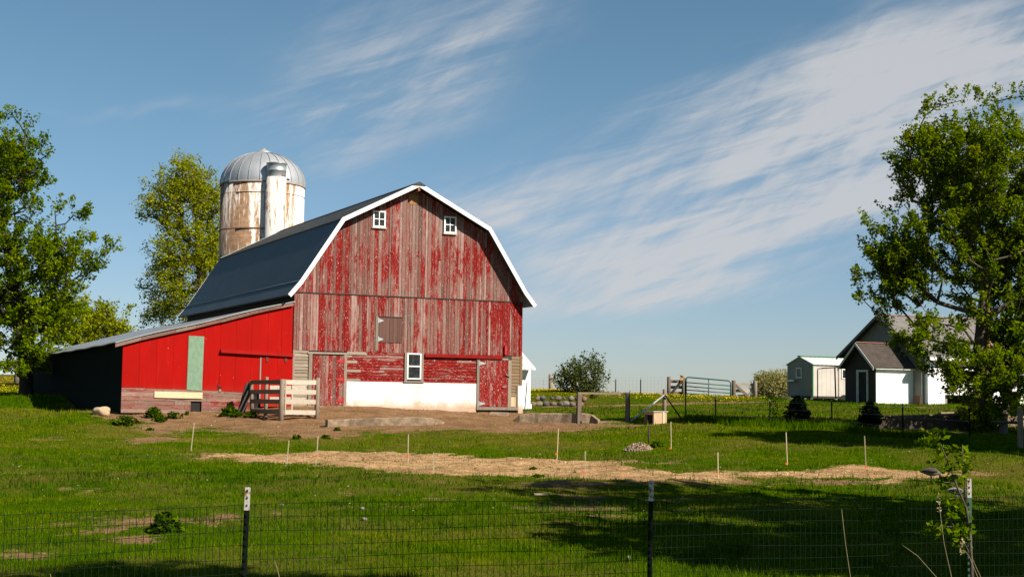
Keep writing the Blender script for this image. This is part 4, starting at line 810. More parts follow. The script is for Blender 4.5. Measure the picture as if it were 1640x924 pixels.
for px, py, D, lab, m_, ln in ((397, 780, 10.96, 'dark steel post with white tip, left in the roadside mesh fence', M['tpost'], .018), (1043, 769, 12.15, 'dark steel post with white tip, middle of the roadside mesh fence', M['tpost'], .012), (1552, 766, 13.15, 'green studded steel post with white tip behind the sapling', M['tpost_green'], 0)):
    tp = at(px, py, D); g = gz(tp.x, D); tpost((tp.x-ln*(tp.z-g), D, g), tp.z, .17, lab, m_, lean_=(0, ln), w=.04)
# paddock fence line on the right, T-posts with thin wire
line = [(1098, 606, 674), (1146, 634, 677), (1233, 641, 681), (1332, 641, 686), (1446, 646, 702), (1553, 652, 712)]
nth = ['first', 'second', 'third', 'fourth', 'fifth', 'sixth']; LP = []
for i, (px, pt, pb) in enumerate(line):
    g = gpt(px, pb); top = at(px, pt, g.y); LP.append((g, top)); tpost(g, top.z, .11 if i in (0, 1, 4) else .02, f'thin dark steel post, {nth[i]} from the wooden box in the paddock fence line', M['tpost'], group='steel posts of the paddock fence', w=.045)
for px, pt, pb, lab in ((924, 612, 677, 'steel post with white tip strapped to the left post of the wooden gate frame'), (1008, 625, 677, 'steel post with white tip behind the right post of the gate frame'), (840, 612, 662, 'green steel rod leaning at the right corner of the barn')):
    g = gpt(px, pb); top = at(px, pt, g.y); tpost(g, top.z, .1 if px != 840 else .02, lab, M['tpost'] if px != 840 else M['tpost_green'], w=.04, lean_=(0, 0 if px != 840 else .07))
# the far fence against the sky
far = [(882, 599, 628, 'w'), (986, 604, 631, 't'), (1026, 604, 632, 't')]; FF = []
for px, pt, pb, ty in far:
    D = 71.; a, b_ = at(px, pt, D), at(px, pb, D)
    if ty == 'w':
        o = empty('wooden_post', (b_.x, D, b_.z-.1), 0, 'grey wooden post left of the bush on the skyline', 'fence post'); mb = MB(); mb.r = .4; mb.tube([(0, 0, -.3), (0, 0, a.z-b_.z+.1)], .11, 10); mb.build('post', M['post'], o)
    else: tpost((b_.x, D, b_.z-.1), a.z, .12, 'thin skyline steel post, '+('nearer the bush' if px == 986 else 'nearer the green gate'), M['tpost'], group='steel posts of the skyline fence', w=.05)
p0, p1 = at(852, 605, 71), at(1072, 604, 73.5)
wf2 = empty('wire_fence', (p0.x, p0.y, 0), 0, 'faint woven wire fence on the skyline behind the bush', 'fence'); mb = MB(); ln = (p1.xy-p0.xy).length
wire_grid(mb, lambda s: p0.lerp(p1, s/ln)-Vector((p0.x, p0.y, 0)), ln, .2, .16, .82, .006, 3); mb.build('mesh', M['wire_grey'], wf2)
wf3 = empty('wire_fence', (LP[0][0].x, LP[0][0].y, 0), 0, 'thin smooth wires strung between the dark steel paddock posts', 'fence'); mb = MB()
for (g0, t0), (g1, t1) in zip(LP, LP[1:]):
    for f in (.3, .62, .9): a, b_ = g0.lerp(t0, f), g1.lerp(t1, f); o = Vector((LP[0][0].x, LP[0][0].y, 0)); mb.bar(a-o, b_-o, .006, .006)
mb.build('wires', M['wire_grey'], wf3)

# ------------------------------------------------------------------ corral panels by the shed door
def wpost(name, p, top, rad, label, cat='fence post', group=None, m='post', square=False, parent=None, lean_=0):
    o = empty(name, p, 0, label, cat, group); o.rotation_euler = (0, lean_, 0); mb = MB(); mb.r = random.random(); hh = top-p[2]
    if square: mb.box((-rad, -rad, -.3), (rad, rad, hh))
    else: mb.tube([(0, 0, -.3), (0, 0, hh*.5), (.004, 0, hh-.012), (.004, 0, hh)], [rad*1.05, rad, rad*.97, rad*.9], 12)
    mb.build('post', M[m], o, bevel=.006 if square else 0); return o
cA = gpt(450, 674); cB = gpt(507, 670); sc = cA.y/F_PX
zA = at(450, 607, cA.y).z; zB = at(507, 605, cB.y).z
cC = cA+(-UU*.30+BB*2.6)*1.0; cC.z = gz(cC.x, cC.y); cM = cA.lerp(cC, .52); cM.z = gz(cM.x, cM.y)
wpost('wooden_post', cA, zA, .085, 'stout dark grey corner post of the little board pen'); wpost('wooden_post', cB, zB, .08, 'pale grey post at the right end of the white board panel')
wpost('wooden_post', cM, zA+.08, .065, 'lighter weathered post halfway along the brown board panel'); wpost('wooden_post', cC, zA-.02, .07, 'weathered post leaning near the shed wall behind the board pen', lean_=-.05)
def rails(name, a, b_, zs, hw, m, label, off, stiles=(), th=.028):
    o = empty(name, a, 0, label, 'fence panel'); d = (b_-a); n = Vector((d.y, -d.x, 0)).normalized()
    for z in zs:
        mb = MB(); mb.r = random.random(); P = a+n*off; Q = b_+n*off; sag = random.uniform(-.015, .015)
        mb.bar(Vector((P.x-a.x, P.y-a.y, z-a.z)), Vector((Q.x-a.x, Q.y-a.y, z-a.z+sag)), th, hw); mb.build('rail', m, o)
    for f in stiles:
        mb = MB(); p = a.lerp(b_, f)+n*(off+th+.004)-a; mb.r = random.random(); mb.bar((p.x, p.y, zs[-1]-a.z-hw*.6), (p.x, p.y, zs[0]-a.z+hw*.6), th, .05, up=d.normalized()); mb.build('stile', m, o)
    return o
def hz(f, A=cA): return A.z+(zA-A.z)*f
# rails run along local x of the mesh for the grain: keep object unrotated, grain is fine
rails('board_panel', cA+UU*.06, cB-UU*.05, [hz(.93), hz(.70), hz(.46), hz(.21)], .155, M['pale_rail'], 'pale white board panel facing the yard by the red shed', .03, (.03,))
rails('board_panel', cA+BB*.05, cC, [hz(.93), hz(.70), hz(.46), hz(.21)], .15, M['dark_rail'], 'brown shaded board panel running back to the red shed', -.06)
d2 = BB*1.5; rails('board_panel', cB+d2-UU*1.25, cB+d2+UU*.05, [hz(.80), hz(.52), hz(.16)], .15, M['pale_rail'], 'second pale board panel standing behind the white front panel', .0, (.35, .62))
q0 = cC-UU*.25; mbx = empty('pen_shadow_board', q0, 0, 'dark board standing in for the pen shadow on the shed wall', 'board'); mb = MB(); mb.bar((-.15, 0, -.05), (.1, .15, 1.02), .05, .26); mb.build('board', M['soffit'], mbx)  # added dark board takes the place of the pen's cast shadow

# ------------------------------------------------------------------ concrete remains
def rough_bar(name, prof_top, depth, label, cat, base_drop=.3, m='concrete', seed=1, rz=None):
    """a broken concrete kerb whose top follows photo-measured points (x, y, z) and which reaches into the ground"""
    rr = random.Random(seed); o = empty(name, prof_top[0], 0, label, cat); P0 = Vector(prof_top[0]); mb = MB(); sec = []
    d = (Vector(prof_top[-1])-P0); d.z = 0; d.normalize(); n = Vector((-d.y, d.x, 0)); pts_ = []
    for a, b_ in zip(prof_top, prof_top[1:]):
        k_ = max(1, int((Vector(b_)-Vector(a)).length/.14))
        for q in range(k_): pts_.append(Vector(a).lerp(Vector(b_), q/k_))
    pts_.append(Vector(prof_top[-1]))
    for p in pts_:
        g = gz(p.x, p.y)-base_drop; j = lambda s=.014: rr.uniform(-s, s); p = p-P0
        sec.append(mb.verts([(p.x+j(), p.y+j(), g-P0.z), (p.x+j(), p.y+j(), p.z-.025+j()), (p.x+n.x*.03, p.y+n.y*.03, p.z+j(.008)), (p.x+n.x*depth, p.y+n.y*depth, p.z+j()), (p.x+n.x*depth, p.y+n.y*depth, g-P0.z)]))
    for a, b_ in zip(sec, sec[1:]):
        for q in range(4): mb.face([a+q, a+q+1, b_+q+1, b_+q])
    mb.face([sec[0]+q for q in range(5)]); mb.face([sec[-1]+q for q in range(5)][::-1]); mb.build('block', M[m], o); return o
def ptop(px, pt, pb): g = gpt(px, pb); return Vector((at(px, pt, g.y).x, g.y, at(px, pt, g.y).z))
rough_bar('concrete_kerb', [ptop(525, 672, 684), ptop(560, 671, 683), ptop(610, 669, 682), ptop(665, 667.5, 681), ptop(690, 669, 680), ptop(702, 672, 679), ptop(712, 676, 678.5)], .3, 'low broken concrete kerb in the dirt before the white footing', 'kerb')
rough_bar('concrete_wall', [ptop(822, 672, 675), ptop(832, 664, 675.5), ptop(850, 661.5, 676), ptop(900, 661.5, 677), ptop(938, 662, 678), ptop(947, 664.5, 678), ptop(957, 672, 678.5)], .45, 'knee-high old concrete wall between barn and gate frame', 'low wall', seed=4)
pb = empty('loose_concrete', gpt(800, 664), 0, 'crumbled pale concrete slab below the right barn door', 'rubble'); mb = MB()
mb.hexa([(-.45, -.25, -.1), (.3, -.3, -.1), (.4, .2, -.1), (-.4, .25, -.1), (-.4, -.2, .07), (.28, -.25, .05), (.36, .16, .09), (-.35, .2, .10)]); mb.build('slab', M['concrete'], pb, bevel=.03)

# ------------------------------------------------------------------ wooden gate frame, brace post, dog box
gA, gB = gpt(928, 678), gpt(1004.5, 677); gf = empty('gate_frame', gA, 0, 'open grey wooden gate frame standing in the paddock', 'gate frame'); zt_ = at(928, 631, gA.y).z-gA.z; ztB = at(1004, 632, gB.y).z-gA.z; dg = gB-gA
mb = MB(); mb.r = .2; mb.box((-.07, -.07, -.3), (.07, .07, zt_)); mb.build('post', M['post'], gf); mb = MB(); mb.r = .7; mb.box((dg.x-.07, dg.y-.07, -.3), (dg.x+.07, dg.y+.07, ztB)); mb.build('post', M['post'], gf)
mb = MB(); mb.r = .5; mb.bar((-.07, 0, zt_+.035), (dg.x+.07, dg.y, ztB+.035), .12, .07); mb.build('top_rail', M['post'], gf); mb = MB(); mb.r = .9; mb.bar((.07, -.09, .06), (dg.x-.07, dg.y-.09, .04), .05, .10); mb.build('bottom_rail', M['dark_rail'], gf)
bp = gpt(1064, 664); o = wpost('brace_post', bp, at(1064, 623, bp.y).z, .075, 'grey post braced by two slanting rods behind the wooden box', 'fence post')
tz = at(1063, 632, bp.y).z-bp.z
for (qx, qy), nm in (((1009, 676.5), 'pale'), ((1092, 673), 'dark')):
    e = gpt(qx, qy)-bp; mb = MB(); mb.tube([(0, -.08, tz), (e.x, e.y, e.z+.03)], .028, 7); mb.build('brace_rod', M['rope'] if nm == 'pale' else M['tpost'], o)
mb = MB(); mb.bar((-.09, -.09, tz+.0), (.10, -.1, tz-.12), .04, .05); mb.build('insulator', M['tip'], o)
kb = gpt(1047, 679.5); kn = empty('dog_box', kb, TH, 'pale plywood box with a dark open end on the grass', 'box'); mb = MB(); wx, wy, hz_ = .52, .62, .42; t_ = .02
mb.box((0, 0, 0), (wx, t_, hz_)); mb.box((0, wy-t_, 0), (wx, wy, hz_)); mb.box((wx-t_, t_, 0), (wx, wy-t_, hz_)); mb.box((0, t_, 0), (wx-t_, wy-t_, t_)); mb.box((0, t_, hz_-.1), (t_, wy-t_, hz_)); mb.box((0, t_, t_), (t_, .08, hz_-.1)); mb.cur = 1; mb.box((.10, t_+.001, t_+.001), (.12, wy-t_-.001, hz_-.001)); mb.build('box_sides', [plain('pale_plywood', (.50, .35, .21), (.40, .27, .15), 5, .8, stretch=(1, 1, 5)), M['dark']], kn)  # black sheet inside the open end stands in for the shade within
mb = MB(); mb.box((-.03, -.03, hz_+.002), (wx+.04, wy+.03, hz_+.03)); mb.build('lid', plain('grey_ply_lid', (.5, .45, .38), (.42, .37, .3), 5), kn); mb = MB(); mb.box((wx*.68, -.022, .0), (wx*.68+.06, -.001, hz_)); mb.build('batten', M['new_board'], kn)

# ------------------------------------------------------------------ green tube gate with its wooden brace panels
D = 77.
def pg(px, py, dd=0): return at(px, py, D+dd)
def hang(name, px, pt, pb, rad, label): b_ = pg(px, pb); return wpost(name, (b_.x, D, b_.z-.1), pg(px, pt).z, rad, label)
hang('wooden_post', 1071, 603, 631, .10, 'dark post at the left end of the brace panel by the green gate'); hang('wooden_post', 1094.5, 604, 633, .10, 'pale hinge post carrying the birdhouse left of the green gate')
hang('wooden_post', 1175, 609, 637, .11, 'pale latch post at the right end of the green gate'); hang('wooden_post', 1209.5, 610, 637, .11, 'grey post at the right end of the white brace panel')
def brace2(px0, px1, ys, m, dm, dpts, label):
    a = pg(px0, ys[-1][0]); o = empty('braced_fence', a, 0, label, 'fence panel')
    for (y0, y1) in ys: mb = MB(); mb.r = random.random(); mb.bar(pg(px0, y0)-a+Vector((0, .08, 0)), pg(px1, y1)-a+Vector((0, .08, 0)), .04, .16); mb.build('rail', m, o)
    mb = MB(); mb.r = .3; mb.bar(pg(*dpts[0])-a+Vector((0, -.02, 0)), pg(*dpts[1])-a+Vector((0, -.02, 0)), .09, .14); mb.build('diagonal_brace', dm, o); return o
brace2(1071, 1094, [(610.5, 610.5), (620, 620), (629, 629.5)], M['dark_rail'], M['soffit'], [(1074, 631), (1092, 610)], 'dark board brace panel left of the green gate')
brace2(1176, 1209, [(615.5, 616), (625.5, 626), (634, 634.5)], M['pale_rail'], M['post'], [(1177, 616), (1201, 637)], 'white board brace panel right of the green gate')
ga = pg(1098.5, 633); gate = empty('tube_gate', ga, 0, 'green metal tube gate on the skyline', 'gate')
def G(px, py): return pg(px, py, -.1)-ga
mb = MB(); mb.tube([G(1099, 634), G(1099, 607), G(1099.8, 605), G(1102, 604), G(1166, 609.5), G(1169, 611), G(1170.3, 613.5), G(1170.3, 637)], .034, 8); mb.build('outer_tube', M['gate_green'], gate)
for y0, y1 in ((612.2, 617.8), (618.4, 624), (624.2, 629.5), (630, 635)): mb = MB(); mb.tube([G(1099, y0), G(1170.3, y1)], .028, 7); mb.build('rail', M['gate_green'], gate)
mb = MB(); mb.tube([G(1135, 607.2), G(1134.5, 636)], .024, 7); mb.build('upright', M['gate_green'], gate)
bhp = at(1091.5, 609, D-.15); bh = empty('birdhouse', bhp, 0, 'orange wooden birdhouse fixed to the pale gate post', 'birdhouse'); mb = MB(); mb.prism([(-.07, 0), (.07, 0), (.07, .20), (-.07, .26)], -.14, -.01); mb.build('box', plain('orange_cedar', (.62, .33, .10), (.5, .25, .07), 9), bh)
mb = MB(); mb.prism([(-.10, .265), (.10, .205), (.10, .225), (-.10, .285)], -.18, .0); mb.build('roof', plain('cedar_roof', (.40, .2, .08), (.32, .15, .06), 9), bh); mb = MB(); mb.tube([(0, -.146, .15), (0, -.141, .15)], .02, 10); mb.build('entrance_hole', M['dark'], bh)

# ------------------------------------------------------------------ white trailer on the right
tc_ = at(1302, 634, 80.); tz0 = gz(tc_.x, 80.)+.0; tz0 = at(1302, 640, 80).z
TX = Vector((math.cos(TH), math.sin(TH), 0)); tl = empty('trailer', (tc_.x, 80., tz0), TH, 'white metal-sided trailer with green ridge cap and small window', 'trailer')
S_ = 80./F_PX; wall_h = (634-583.5)*S_; TWd = 2.35; fl = (640-634)*S_; TLn = 6.5
def mk_ribwall(name, c1, c2, rib, axis):
    m, t, b = mat(name, .6, .3); co = t.coord(); g = t.node('ShaderNodeSeparateXYZ'); t.l.new(co, g.inputs[0]); s = t.m('PINGPONG', g.outputs[axis], rib/2); r_ = t.ss(s, 0, rib*.06)
    t.put(b.inputs['Base Color'], t.mix(r_, tuple(x*.6 for x in c1), t.mix(t.ss(t.noise(co, 1.6, 5, .6), .35, .7), c1, c2))); t.put(b.inputs['Normal'], t.bump(r_, .01, .6)); return m
mrw = mk_ribwall('ribbed_white_siding', (.52, .47, .41), (.45, .405, .35), .3, 0); mrg = mk_ribwall('ribbed_grey_siding', (.23, .23, .195), (.19, .19, .16), .3, 1)
mb = MB(); mb.box((.015, 0, fl), (TLn, TWd, fl+wall_h)); mb.build('wall', mrw, tl); mb = MB(); mb.prism([(-.0, fl), (TWd, fl), (TWd, fl+wall_h), (TWd/2, fl+wall_h+.42), (0, fl+wall_h)], 0, .012, 'yz'); mb.build('end_wall', mrg, tl)
mb = MB()
for s in (0, 1):
    y0, y1 = (-.08, TWd/2) if s == 0 else (TWd+.08, TWd/2); mb.hexa([(-.06, y0, fl+wall_h-.02), (TLn, y0, fl+wall_h-.02), (TLn, y1, fl+wall_h+.43), (-.06, y1, fl+wall_h+.43), (-.06, y0, fl+wall_h+.015), (TLn, y0, fl+wall_h+.015), (TLn, y1, fl+wall_h+.465), (-.06, y1, fl+wall_h+.465)])
mb.build('roof', M['roof_white'], tl); mgr = plain('green_trim', (.05, .22, .08), (.04, .17, .06), 9, .5)
mb = MB(); mb.bar((-.08, TWd/2, fl+wall_h+.475), (TLn, TWd/2, fl+wall_h+.475), .30, .05); mb.build('ridge_cap', mgr, tl)
mb = MB(); mb.box((-.03, -.02, fl), (.03, .02, fl+wall_h-.03)); mb.build('corner_trim', mgr, tl)
wn_ = empty('window', (-.012, TWd*.42, fl+wall_h*.57)); wn_.parent = tl; mb = MB(); ww, wh = .5, .58
for lo, hi in (((-.03, 0, 0), (.0, .05, wh)), ((-.03, ww-.05, 0), (0, ww, wh)), ((-.03, .05, 0), (0, ww-.05, .05)), ((-.03, .05, wh-.05), (0, ww-.05, wh))): mb.box(lo, hi)
mb.build('frame', M['white_trim'], wn_); mb = MB(); mb.box((-.012, .04, .04), (-.004, ww-.04, wh-.04)); mb.build('pane', M['glass'], wn_)
mb = MB(); mb.box((-.1, 0, fl-.12), (TLn, TWd, fl-.002)); mb.build('chassis', M['soffit'], tl); mb = MB(); mb.bar((-1.3, TWd*.5, fl-.08), (-.1, TWd*.5, fl-.08), .12, .1); mb.build('tow_bar', M['soffit'], tl)
for x in (2.1, 2.85):
    for y in (.05, TWd-.05): mb = MB(); mb.tube([(x, y-.1, .0), (x, y+.1, .0)], .30, 18); mb.build('wheel', M['dark'], tl)
for y in (.55, 1.15): mb = MB(); mb.box((.1, y, -.3), (.25, y+.15, fl-.12)); mb.build('support_block', plain('support_timber', (.5, .36, .27), (.36, .24, .17), 8), tl)
mb = MB(); mb.box((-.03, .06, fl+.22), (-.013, .16, fl+.32)); mb.build('tail_lamp', plain('red_lens', (.30, .02, .02), (.22, .01, .01), 9, .3), tl)
mb = MB(); mb.box((-.22, TWd*.62, fl+wall_h*.46), (-.013, TWd*.9, fl+wall_h*.52)); mb.build('wall_bracket', M['hinge'], tl)
mb = MB(); mb.box((1.72, -.04, fl+.02), (1.78, -.0, fl+wall_h-.12)); mb.box((1.78, -.04, fl+wall_h-.18), (2.7, -.0, fl+wall_h-.12)); mb.build('door_trim', plain('taupe_trim', (.36, .30, .27), (.28, .24, .21), 9), tl)
w2 = empty('window', (1.95, -.012, fl+wall_h*.56)); w2.parent = tl; mb = MB()
for lo, hi in (((0, -.03, 0), (.05, 0, .55)), ((.6, -.03, 0), (.65, 0, .55)), ((.05, -.03, 0), (.6, 0, .05)), ((.05, -.03, .5), (.6, 0, .55)), ((.31, -.028, .05), (.34, 0, .5))): mb.box(lo, hi)
mb.build('frame', M['white_trim'], w2); mb = MB(); mb.box((.04, -.012, .04), (.61, -.004, .51)); mb.build('pane', M['glass'], w2)
# pipe frame in front of the trailer
pf0 = at(1309.5, 641, 76.5); pf = empty('pipe_frame', pf0, 0, 'thin bent pipe frame standing before the white trailer', 'pipe frame'); mb = MB(); Q = lambda px, py: at(px, py, 76.5)-pf0
mb.tube([Q(1309.5, 641), Q(1309.3, 593), Q(1310, 591), Q(1312, 590), Q(1336, 588.5), Q(1350, 587)], .03, 6); mb.build('pipe', plain('dull_pipe', (.30, .30, .27), (.2, .2, .18), 9, .5, metal=.3), pf); mb = MB(); mb.tube([Q(1337, 588.5), Q(1338.5, 638)], .04, 6); mb.build('upright', M['soffit'], pf)

# ------------------------------------------------------------------ white farmhouse with porch gable and garage wing
HC = at(1402, 645, 70.5); HZ = HC.z-.05; hs = empty('farmhouse', (HC.x, HC.y, HZ), TH, 'white clapboard farmhouse with grey shingle roof and gabled entry', 'house')
# local axes: x along the white fronts (right), y along the gable ends (back)
def mk_shingle(name, c1, c2):
    m, t, b = mat(name, .95, .1); co = t.coord(); n = t.noise(t.coord((3, 3, 3)), 1, 5, .65); n2 = t.noise(co, 9, 3, .6); g = t.node('ShaderNodeSeparateXYZ'); t.l.new(co, g.inputs[0]); row = t.ss(t.m('PINGPONG', g.outputs[2], .045), 0, .012)
    c = t.mix(t.ss(n, .35, .65), c1, c2); c = t.mix(t.m('MULTIPLY', t.ss(n2, .5, .7), .5), c, tuple(x*.5 for x in c1)); c = t.mix(row, tuple(x*.45 for x in c1), c); t.put(b.inputs['Base Color'], c); t.put(b.inputs['Normal'], t.bump(t.m('ADD', row, n2), .02, .7)); return m
msh = mk_shingle('grey_shingles', (.20, .18, .16), (.15, .137, .122)); mshb = mk_shingle('mossy_brown_shingles', (.085, .062, .054), (.055, .05, .038))
def mk_clapw(name, c1):
    m, t, b = mat(name, .7, .25); co = t.coord(); g = t.node('ShaderNodeSeparateXYZ'); t.l.new(co, g.inputs[0]); s = t.m('FRACT', t.m('DIVIDE', g.outputs[2], .15)); n = t.noise(co, 2, 5, .6)
    c = t.mix(t.ss(s, .0, .06), tuple(x*.75 for x in c1), c1); low = t.ss(t.m('ADD', g.outputs[2], t.m('MULTIPLY', n, .3)), .3, .1); c = t.mix(t.m('MULTIPLY', low, .7), c, tuple(x*.55 for x in c1)); t.put(b.inputs['Base Color'], c); t.put(b.inputs['Normal'], t.bump(s, .015, .6)); return m
mcl = mk_clapw('white_clapboard', (.82, .81, .78)); mgw = plain('grey_stucco', (.24, .23, .20), (.18, .175, .155), 1.5, .9, bump=.01); mdk = mk_clapw('shade_darkened_clapboard', (.028, .023, .019))  # near-black copy of the clapboard puts the entry gable's shade into its colour
EW, EL, EH, EA = 2.3, 2.35, 1.92, 2.95           # entry: width (y), length (x), eave, apex
mb = MB(); mb.box((.05, 0, -.2), (EL, .06, EH)); mb.build('entry_wall', mcl, hs); mb = MB(); mb.prism([(0, -.2), (EW, -.2), (EW, EH), (EW/2, EA-.08), (0, EH)], 0, .05, 'yz'); mb.box((.05, EW-.06, -.2), (EL, EW, EH)); mb.build('entry_gable_wall', mdk, hs)
def gable_roof(x0, x1, W, eave, apex, ov, m, name, th=.06, y0=0):
    mb = MB(); sl = (apex-eave)/(W/2)
    for s in (0, 1):
        ye = y0-ov if s == 0 else y0+W+ov; ym = y0+W/2; ze = eave-sl*ov; mb.hexa([(x0, ye, ze), (x1, ye, ze), (x1, ym, apex), (x0, ym, apex), (x0, ye, ze+th), (x1, ye, ze+th), (x1, ym, apex+th), (x0, ym, apex+th)])
    return mb.build(name, m, hs)
gable_roof(-.28, EL, EW, EH, EA, .22, mshb, 'entry_roof'); mb = MB(); mb.bar((-.28, EW/2, EA+.075), (EL, EW/2, EA+.075), .12, .03); mb.build('entry_ridge', plain('rusty_ridge', (.38, .17, .11), (.28, .12, .08), 7), hs)
mb = MB(); sl = (EA-EH)/(EW/2)
for s in (0, 1):
    ye, ym = (-.22, EW/2) if s == 0 else (EW+.22, EW/2); ze = EH-sl*.22; mb.hexa([(-.31, ye, ze-.1), (-.285, ye, ze-.1), (-.285, ym, EA-.1), (-.31, ym, EA-.1), (-.31, ye, ze+.05), (-.285, ye, ze+.05), (-.285, ym, EA+.05), (-.31, ym, EA+.05)])
mb.build('entry_bargeboard', plain('greyed_white_trim', (.52, .52, .48), (.42, .42, .38), 5), hs); mb = MB(); mb.box((-.1, -.20, EH-.24), (EL+.02, -.02, EH-.13)); mb.build('entry_eave_board', M['white_trim'], hs)
de = MB(); de.box((-.012, .62, -.1), (.0, 1.22, 1.55)); dro = de.build('doorway', M['dark'], hs); mb = MB(); mb.box((-.05, .50, -.1), (.0, .615, 1.66)); mb.box((-.05, 1.225, -.1), (.0, 1.38, 1.66)); mb.box((-.05, .62, 1.555), (.0, 1.22, 1.66)); mb.build('door_frame', plain('greyed_door_trim', (.50, .50, .46), (.40, .40, .36), 6), dro)
# main block
MX0, MX1, MY0, MW, ME, MA = EL, 14.5, -.6, 5.8, 2.62, 4.45
mb = MB(); mb.prism([(MY0, -.2), (MY0+MW, -.2), (MY0+MW, ME), (MY0+MW/2, MA-.06), (MY0, ME)], MX0, MX0+.1, 'yz'); mb.build('gable_wall', mgw, hs); mb = MB(); mb.box((MX0+.1, MY0+MW-.1, -.2), (MX1, MY0+MW, ME)); mb.box((MX1-.1, MY0+.1, -.2), (MX1, MY0+MW-.1, ME)); mb.box((MX0+.1, MY0, -.2), (MX0+1.6, MY0+.1, ME-.05)); mb.build('wall', mgw, hs)
gable_roof(MX0-.35, MX1+.3, MW, ME, MA, .35, msh, 'roof', y0=MY0); mb = MB(); mb.bar((MX0-.35, MY0+MW/2, MA+.075), (MX1, MY0+MW/2, MA+.075), .14, .03); mb.build('ridge', bpy.data.materials['rusty_ridge'], hs)
mb = MB(); sl = (MA-ME)/(MW/2)
for s in (0, 1):
    ye, ym = (MY0-.35, MY0+MW/2) if s == 0 else (MY0+MW+.35, MY0+MW/2); ze = ME-sl*.35; mb.hexa([(MX0-.38, ye, ze-.12), (MX0-.355, ye, ze-.12), (MX0-.355, ym, MA-.12), (MX0-.38, ym, MA-.12), (MX0-.38, ye, ze+.05), (MX0-.355, ye, ze+.05), (MX0-.355, ym, MA+.05), (MX0-.38, ym, MA+.05)])
mb.build('bargeboard', plain('dark_bargeboard', (.14, .135, .13), (.1, .1, .1), 6), hs)
mb = MB(); mb.box((MX0-.06, -.55, 0), (MX0-.002, -.1, .42)); mb.build('rusty_patch', plain('rust_brown_block', (.20, .10, .06), (.14, .07, .045), 4), hs)
# garage wing: white front stepping forward with dark openings
GX0, GX1, GY0, GE = MX0+.02, 14.2, -.86, 2.35
def gfront(px, py): # photo point to the plane of the garage front (local x, z)
    d = ray(px, py); n = BB; o_ = Vector((HC.x, HC.y, 0))+BB*GY0; t_ = ((o_-Vector((0, 0, 0)))@n)/(d@n) if False else (o_.dot(n))/(d.dot(n)); P = d*t_+Vector((0, 0, EYE)); q = P-Vector((HC.x, HC.y, 0)); return q.dot(UU), P.z-HZ
gx0 = gfront(1486, 600)[0]; gx1 = gfront(1640, 600)[0]+2.5; openings = []
for (a, b_, c_, d_) in ((1513, 592.5, 1566, 613), (1513, 632, 1566, 649)): x0, z1 = gfront(a, b_); x1, z0 = gfront(c_, d_); openings.append((x0, x1, z0, z1))
(ox0, ox1, oz0, oz1), (_, _, pz0, pz1) = openings; GT = gfront(1500, 574)[1]
mb = MB(); mb.box((gx0, GY0, -.3), (ox0, GY0+.1, GT)); mb.box((ox1, GY0, -.3), (gx1, GY0+.1, GT)); mb.box((ox0, GY0, oz1), (ox1, GY0+.1, GT)); mb.box((gx0, GY0+.1, -.3), (gx0+.1, MY0-.002, GT)); mb.build('garage_wall', mcl, hs)
gd = MB(); gd.box((ox0, GY0+.05, pz1), (ox1, GY0+.09, oz0)); gdo = gd.build('garage_door', mcl, hs); mb = MB(); mb.box((ox0, GY0+.8, -.3), (ox1, GY0+.85, oz1+.02)); mb.box((ox0-.02, GY0+.1, -.3), (ox0-.001, GY0+.8, oz1)); mb.box((ox1+.001, GY0+.1, -.3), (ox1+.02, GY0+.8, oz1)); mb.build('dark_interior', M['dark'], gdo)
wx0, wz1 = gfront(1600, 594); wx1, wz0 = gfront(1618, 622); mb = MB(); mb.box((wx0, GY0-.012, wz0), (wx1, GY0-.002, wz1)); wno = mb.build('window', M['glass'], hs)
mb = MB(); mb.box((wx0-.08, GY0-.03, wz0-.08), (wx0, GY0-.0, wz1+.08)); mb.box((wx1, GY0-.03, wz0-.08), (wx1+.08, GY0, wz1+.08)); mb.box((wx0, GY0-.03, wz1), (wx1, GY0, wz1+.08)); mb.box((wx0, GY0-.03, wz0-.08), (wx1, GY0, wz0)); mb.build('frame', M['white_trim'], wno)
mb = MB(); mb.hexa([(gx0-.2, GY0-.35, GT-.02), (gx1, GY0-.35, GT-.02), (gx1, MY0+1.6, GT+1.02), (gx0+.9, MY0+1.6, GT+1.02), (gx0-.2, GY0-.35, GT+.05), (gx1, GY0-.35, GT+.05), (gx1, MY0+1.6, GT+1.09), (gx0+.9, MY0+1.6, GT+1.09)]); mb.build('garage_roof', msh, hs)
mb = MB(); mb.box((gx0-.18, GY0-.38, GT-.10), (gx1, GY0-.351, GT+.04)); mb.build('eave_board', M['white_trim'], hs)
# yard pole with lamp
pp = gpt(1583, 672); pz = at(1583, 395, pp.y+4).z; po = empty('yard_pole', (at(1583, 640, 64).x, 64, gz(at(1583, 640, 64).x, 64)), 0, 'orange-brown wooden yard pole behind the tall maple', 'pole'); tz_ = at(1583, 402, 64).z-po.location.z
mb = MB(); mb.tube([(0, 0, -.3), (0, 0, tz_)], [.15, .11], 12); mb.build('pole', plain('orange_pole_wood', (.40, .19, .06), (.28, .12, .035), 6, .85, stretch=(6, 6, .5)), po); mb = MB(); mb.tube([(0, 0, tz_-.2), (.25, -.25, tz_-.05)], .03, 6); mb.build('bracket', M['hinge'], po); mb = MB(); mb.lathe([(.03, .28), (.10, .22), (.16, .02), (.15, -.06), (.05, -.1), (0, -.1)], 14, (.3, -.3, tz_-.1)); mb.build('lamp', M['white_trim'], po)
